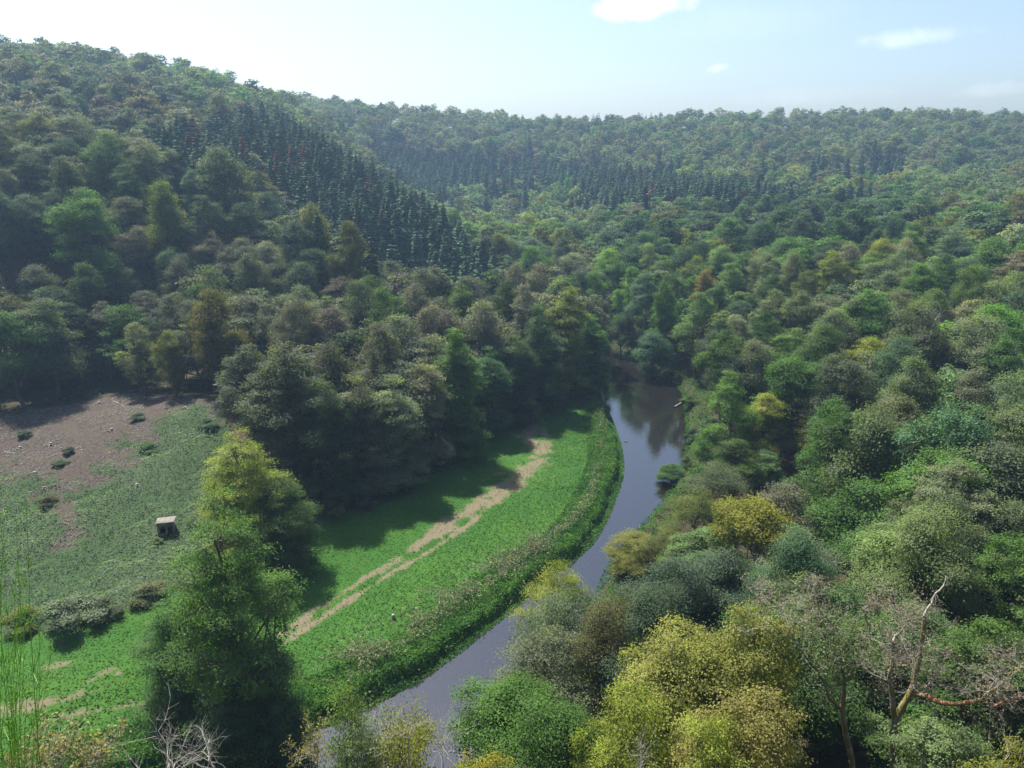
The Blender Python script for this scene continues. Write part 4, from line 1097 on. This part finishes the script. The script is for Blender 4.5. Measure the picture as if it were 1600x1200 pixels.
for P_, cnt, l in ((PA, 22, 1.5), (PB, 16, 1.5), (PD, 22, 1.4), (PE, 12, 1.1), (PG, 10, 1.1), (PF, 7, 1.0), (PH, 7, 1.0), (PR, 5, .9)): twigs_on(P_, cnt, l, .019, 2, rr, seg, tips)
twigs_on(PC, 4, .5, .012, 1, rr, seg, tips)
obj('twigs', mesh_np('oak_twigs', *tubes(rel(seg, base), 4), None, M_TWIG, True), oak)
V, Q, v = tip_leaves(tips, 2, .10, .06, None, rr); lo = obj('leaves', mesh_np('oak_leaves', V - base, Q, {'v': ('FLOAT', 'FACE', v)}, M_LEAF), oak); lo.color = (.20, .165, .125, 1); lo['label'] = 'sparse withered pinkish leaves'

rr = np.random.default_rng(22); base = at_y(1335, 1225, 38); base[2] = ground(base[0:1], base[1:2])[0] - .2
oak = obj('dying_oak', None, label='twiggy oak with thin pinkish crown beside the golden trees, dark trunk', cat='tree', loc=base)
s0, P0 = limb([(1338, 1280, 38), (1331, 1186, 38), (1316, 1111, 38), (1319, 1067, 38.2), (1316, 1036, 38.4), (1303, 1014, 38.6), (1284, 986, 38.9), (1262, 972, 39.2), (1245, 965, 39.4)], .22, .05, rr); s0 = [(*base, *P0[0], .28, .24)] + s0
sA, PA = limb([(1316, 1111, 38), (1295, 1090, 37.6), (1285, 1060, 37.3), (1262, 1030, 37), (1235, 1000, 36.8), (1200, 970, 36.6)], .10, .03, rr)
sB, PB = limb([(1319, 1067, 38.2), (1345, 1030, 38.4), (1360, 1000, 38.8), (1352, 965, 39.2), (1340, 940, 39.5)], .09, .03, rr)
sC, PC = limb([(1303, 1014, 38.6), (1300, 975, 39.0), (1275, 945, 39.3), (1268, 925, 39.5)], .07, .02, rr)
sD, PD = limb([(1262, 972, 39.2), (1225, 960, 39.6), (1195, 945, 39.9), (1175, 925, 40.2)], .05, .015, rr)
obj('trunk', mesh_np('oak_trunk_b', *tubes(rel(s0 + sA + sB + sC + sD, base), 8), None, M_BARK_MOSS, True), oak)
seg, tips = [], []
for P_, cnt, l in ((P0[1:6], 14, 1.2), (P0[4:], 12, 1.2), (PA, 13, 1.3), (PB, 15, 1.3), (PC, 12, 1.2), (PD, 13, 1.1)): twigs_on(P_, cnt, l, .02, 2, rr, seg, tips)
obj('twigs', mesh_np('oak_twigs_b', *tubes(rel(seg, base), 4), None, M_TWIG, True), oak)
tips = np.array(tips); hi = tips[:, 2] > np.percentile(tips[:, 2], 62)
V, Q, v = tip_leaves(tips[hi], 2, .09, .055, None, rr); lo = obj('leaves', mesh_np('oak_leaves_b', V - base, Q, {'v': ('FLOAT', 'FACE', v)}, M_LEAF), oak); lo.color = (.21, .165, .125, 1); lo['label'] = 'withered pinkish leaves at the twig ends'
V, Q, v = tip_leaves(tips[~hi], 4, .16, .08, None, rr); lo = obj('leaves', mesh_np('oak_leaves_c', V - base, Q, {'v': ('FLOAT', 'FACE', v)}, M_LEAF), oak); lo.color = (.13, .17, .07, 1); lo['label'] = 'pale green leaves low in the crown'

# ------------------------------------------------------------------ bare and half-bare shrubs below the viewpoint


def bare_bush(px, ptop, Y, spread, label, seed, leaf=None, nst=5, depth=3, hgt=3.2, per=2, size=.05, name='bare_bush', cat='shrub', mat=None, tk=.035):
    rr = np.random.default_rng(seed); top = at_y(px, ptop, Y); g = float(ground(top[0:1], top[1:2])[0]); base = np.array([top[0], top[1], g]); seg, tips = [], []
    fork = np.array([0, 0, max(.3, top[2] - g - hgt)]); tr = bent((0, 0, -.2), fork, tk * 2.6, tk * 1.6, 3, .05, rr)
    for i in range(nst):
        d = unit(np.array([rr.normal() * spread, rr.normal() * spread, 1])); grow(fork, d, hgt * rr.uniform(.5, .72), tk * rr.uniform(.6, 1), depth, rr, seg, tips, .25)
    e = obj(name, None, label=label, cat=cat, group='bushes below the viewpoint', loc=base)
    obj('trunk', mesh_np('bush_trunk', *tubes(tr, 6), None, mat or M_BARK_PALE, True), e); obj('branches', mesh_np('bush_branches', *tubes(seg, 4), None, mat or M_BARK_PALE, True), e)
    if leaf is not None:
        V, Q, v = tip_leaves(tips, per, .10, size, None, rr); lo = obj('leaves', mesh_np('bush_leaves', V, Q, {'v': ('FLOAT', 'FACE', v)}, M_LEAF), e); lo.color = (*leaf, 1)


bare_bush(250, 1120, 22, .55, 'bare whitish bush with fine spreading twigs under the tall meadow tree', 501, nst=7, hgt=2.6, depth=2, tk=.024)
bare_bush(325, 1135, 20, .5, 'bare white antler-like bush next to the fine-twigged one', 502, nst=4, hgt=1.6, depth=2, tk=.03)
bare_bush(75, 1140, 18, .35, 'sparse bush with cream-coloured leaf tufts below the broom', 503, (.24, .22, .12), nst=5, hgt=1.7, depth=2, per=7, size=.06, tk=.02)
bare_bush(145, 1160, 18, .4, 'low cream-leaved bush beside the taller cream-tufted one', 504, (.22, .20, .10), nst=4, hgt=1.3, depth=2, per=6, size=.055, tk=.018)
bare_bush(25, 1170, 17, .4, 'low rusty bush at the very bottom near the broom', 505, (.20, .165, .085), nst=5, hgt=1.2, depth=2, per=6, size=.05, tk=.018)
bare_bush(635, 1095, 31, .35, 'bare white twig crown rising in front of the river water', 506, nst=4, hgt=2.2, depth=2, tk=.022)
bare_bush(690, 1120, 31, .25, 'bare upright grey twigs beside the pale yellow-green treetop', 507, nst=7, hgt=2.6, depth=2, tk=.018)
bare_bush(490, 1128, 31, .4, 'half-bare bush with orange-yellow leaf tufts at the water', 508, (.20, .18, .06), nst=5, hgt=2.0, depth=2, per=7, size=.06, tk=.022)
bare_bush(575, 1105, 32, .45, 'pale green bush with bare white twig tips before the river', 509, (.15, .19, .08), nst=7, hgt=2.6, depth=2, per=5, size=.06, tk=.022)
bare_bush(1000, 1150, 27, .4, 'bare white forked branch among the yellow-green trees', 510, nst=3, hgt=2.0, depth=2, tk=.026)
bare_bush(1580, 1130, 29, .3, 'bare grey stems rising under the end of the reddish limb', 511, nst=4, hgt=2.2, depth=1, tk=.02)
bare_bush(1460, 470, 130, .35, 'leafless grey tree standing among the oaks near the skyline slope', 512, nst=6, hgt=6, depth=2, tk=.07, name='bare_tree', cat='tree')
bare_bush(940, 455, 185, .5, 'pale leafless tree behind the last meadow row tree', 513, nst=5, hgt=6, depth=2, tk=.08, name='bare_tree', cat='tree')

# ------------------------------------------------------------------ broom bush close by
rr = np.random.default_rng(31); seg, lv = [], []
root = at_y(-25, 1330, 3.1); root[2] = ground(root[0:1], root[1:2])[0]
for i in range(48):
    tp = at_y(rr.uniform(-190, 48), rr.uniform(800, 1010), rr.uniform(2.8, 3.5))
    if rr.random() < .3: tp = at_y(rr.uniform(20, 82), rr.uniform(900, 1060), rr.uniform(2.9, 3.4))
    b0 = root + rr.normal(size=3) * [.12, .08, .02]; mid = b0 * .5 + tp * .5 + np.array([-.05, 0, .03]) + rr.normal(size=3) * .03
    prev = b0; pr = .0052
    for u in np.linspace(0, 1, 11)[1:]:
        q = b0 * (1 - u) ** 2 + 2 * mid * u * (1 - u) + tp * u * u + rr.normal(size=3) * .004; seg.append((*prev, *q, pr, pr * .86)); pr *= .86
        if u > .35:
            for _ in range(3):
                d = unit(unit(q - prev) + rr.normal(size=3) * .42); e_ = q + d * rr.uniform(.08, .30) * (1.2 - u); seg.append((*q, *e_, .0017, .0008))
                for w_ in rr.uniform(.2, 1, 4): lv.append(q + (e_ - q) * w_)
        prev = q
m, t = new_mat('broom_stems'); p = t.n('ShaderNodeBsdfPrincipled', i_Roughness=.6); t.set(p.inputs['Base Color'], t.mix(t.noise(20), (.12, .30, .03, 1), (.20, .42, .05, 1))); t.n('ShaderNodeOutputMaterial', i_Surface=p)
br_ = obj('broom_bush', None, label='vivid green broom bush with thin upright shoots close to the viewpoint', cat='bush', loc=root)
obj('stem', mesh_np('broom_stems', *tubes(rel(seg, root), 4), None, m, True), br_)
lv = np.array(lv); n = len(lv); V, Q = cards(lv + rr.normal(size=(n, 3)) * .004, unit(rr.normal(size=(n, 3))), rr.uniform(.002, .0045, n), .4, rr)
lo = obj('leaves', mesh_np('broom_leaves', V - root, Q, {'v': ('FLOAT', 'FACE', rr.random(n))}, M_LEAF), br_); lo.color = (.16, .38, .04, 1)

# ------------------------------------------------------------------ haze
m, t = new_mat('haze_air'); p = t.n('ShaderNodeVolumePrincipled', i_Color=(.46, .70, 1.0, 1), i_Density=.00029, i_Anisotropy=.35); t.n('ShaderNodeOutputMaterial', i_Volume=p)
obj('haze', mesh_np('haze', *box(gx[0] - 20, gy[0] - 20, GZ.min() - 1, gx[-1] + 20, gy[-1] + 20, max(GZ.max(), 98) + 3), None, m), kind='stuff')
print('ground', GZ.min(), GZ.max(), gx[0], gx[-1], gy[0], gy[-1])
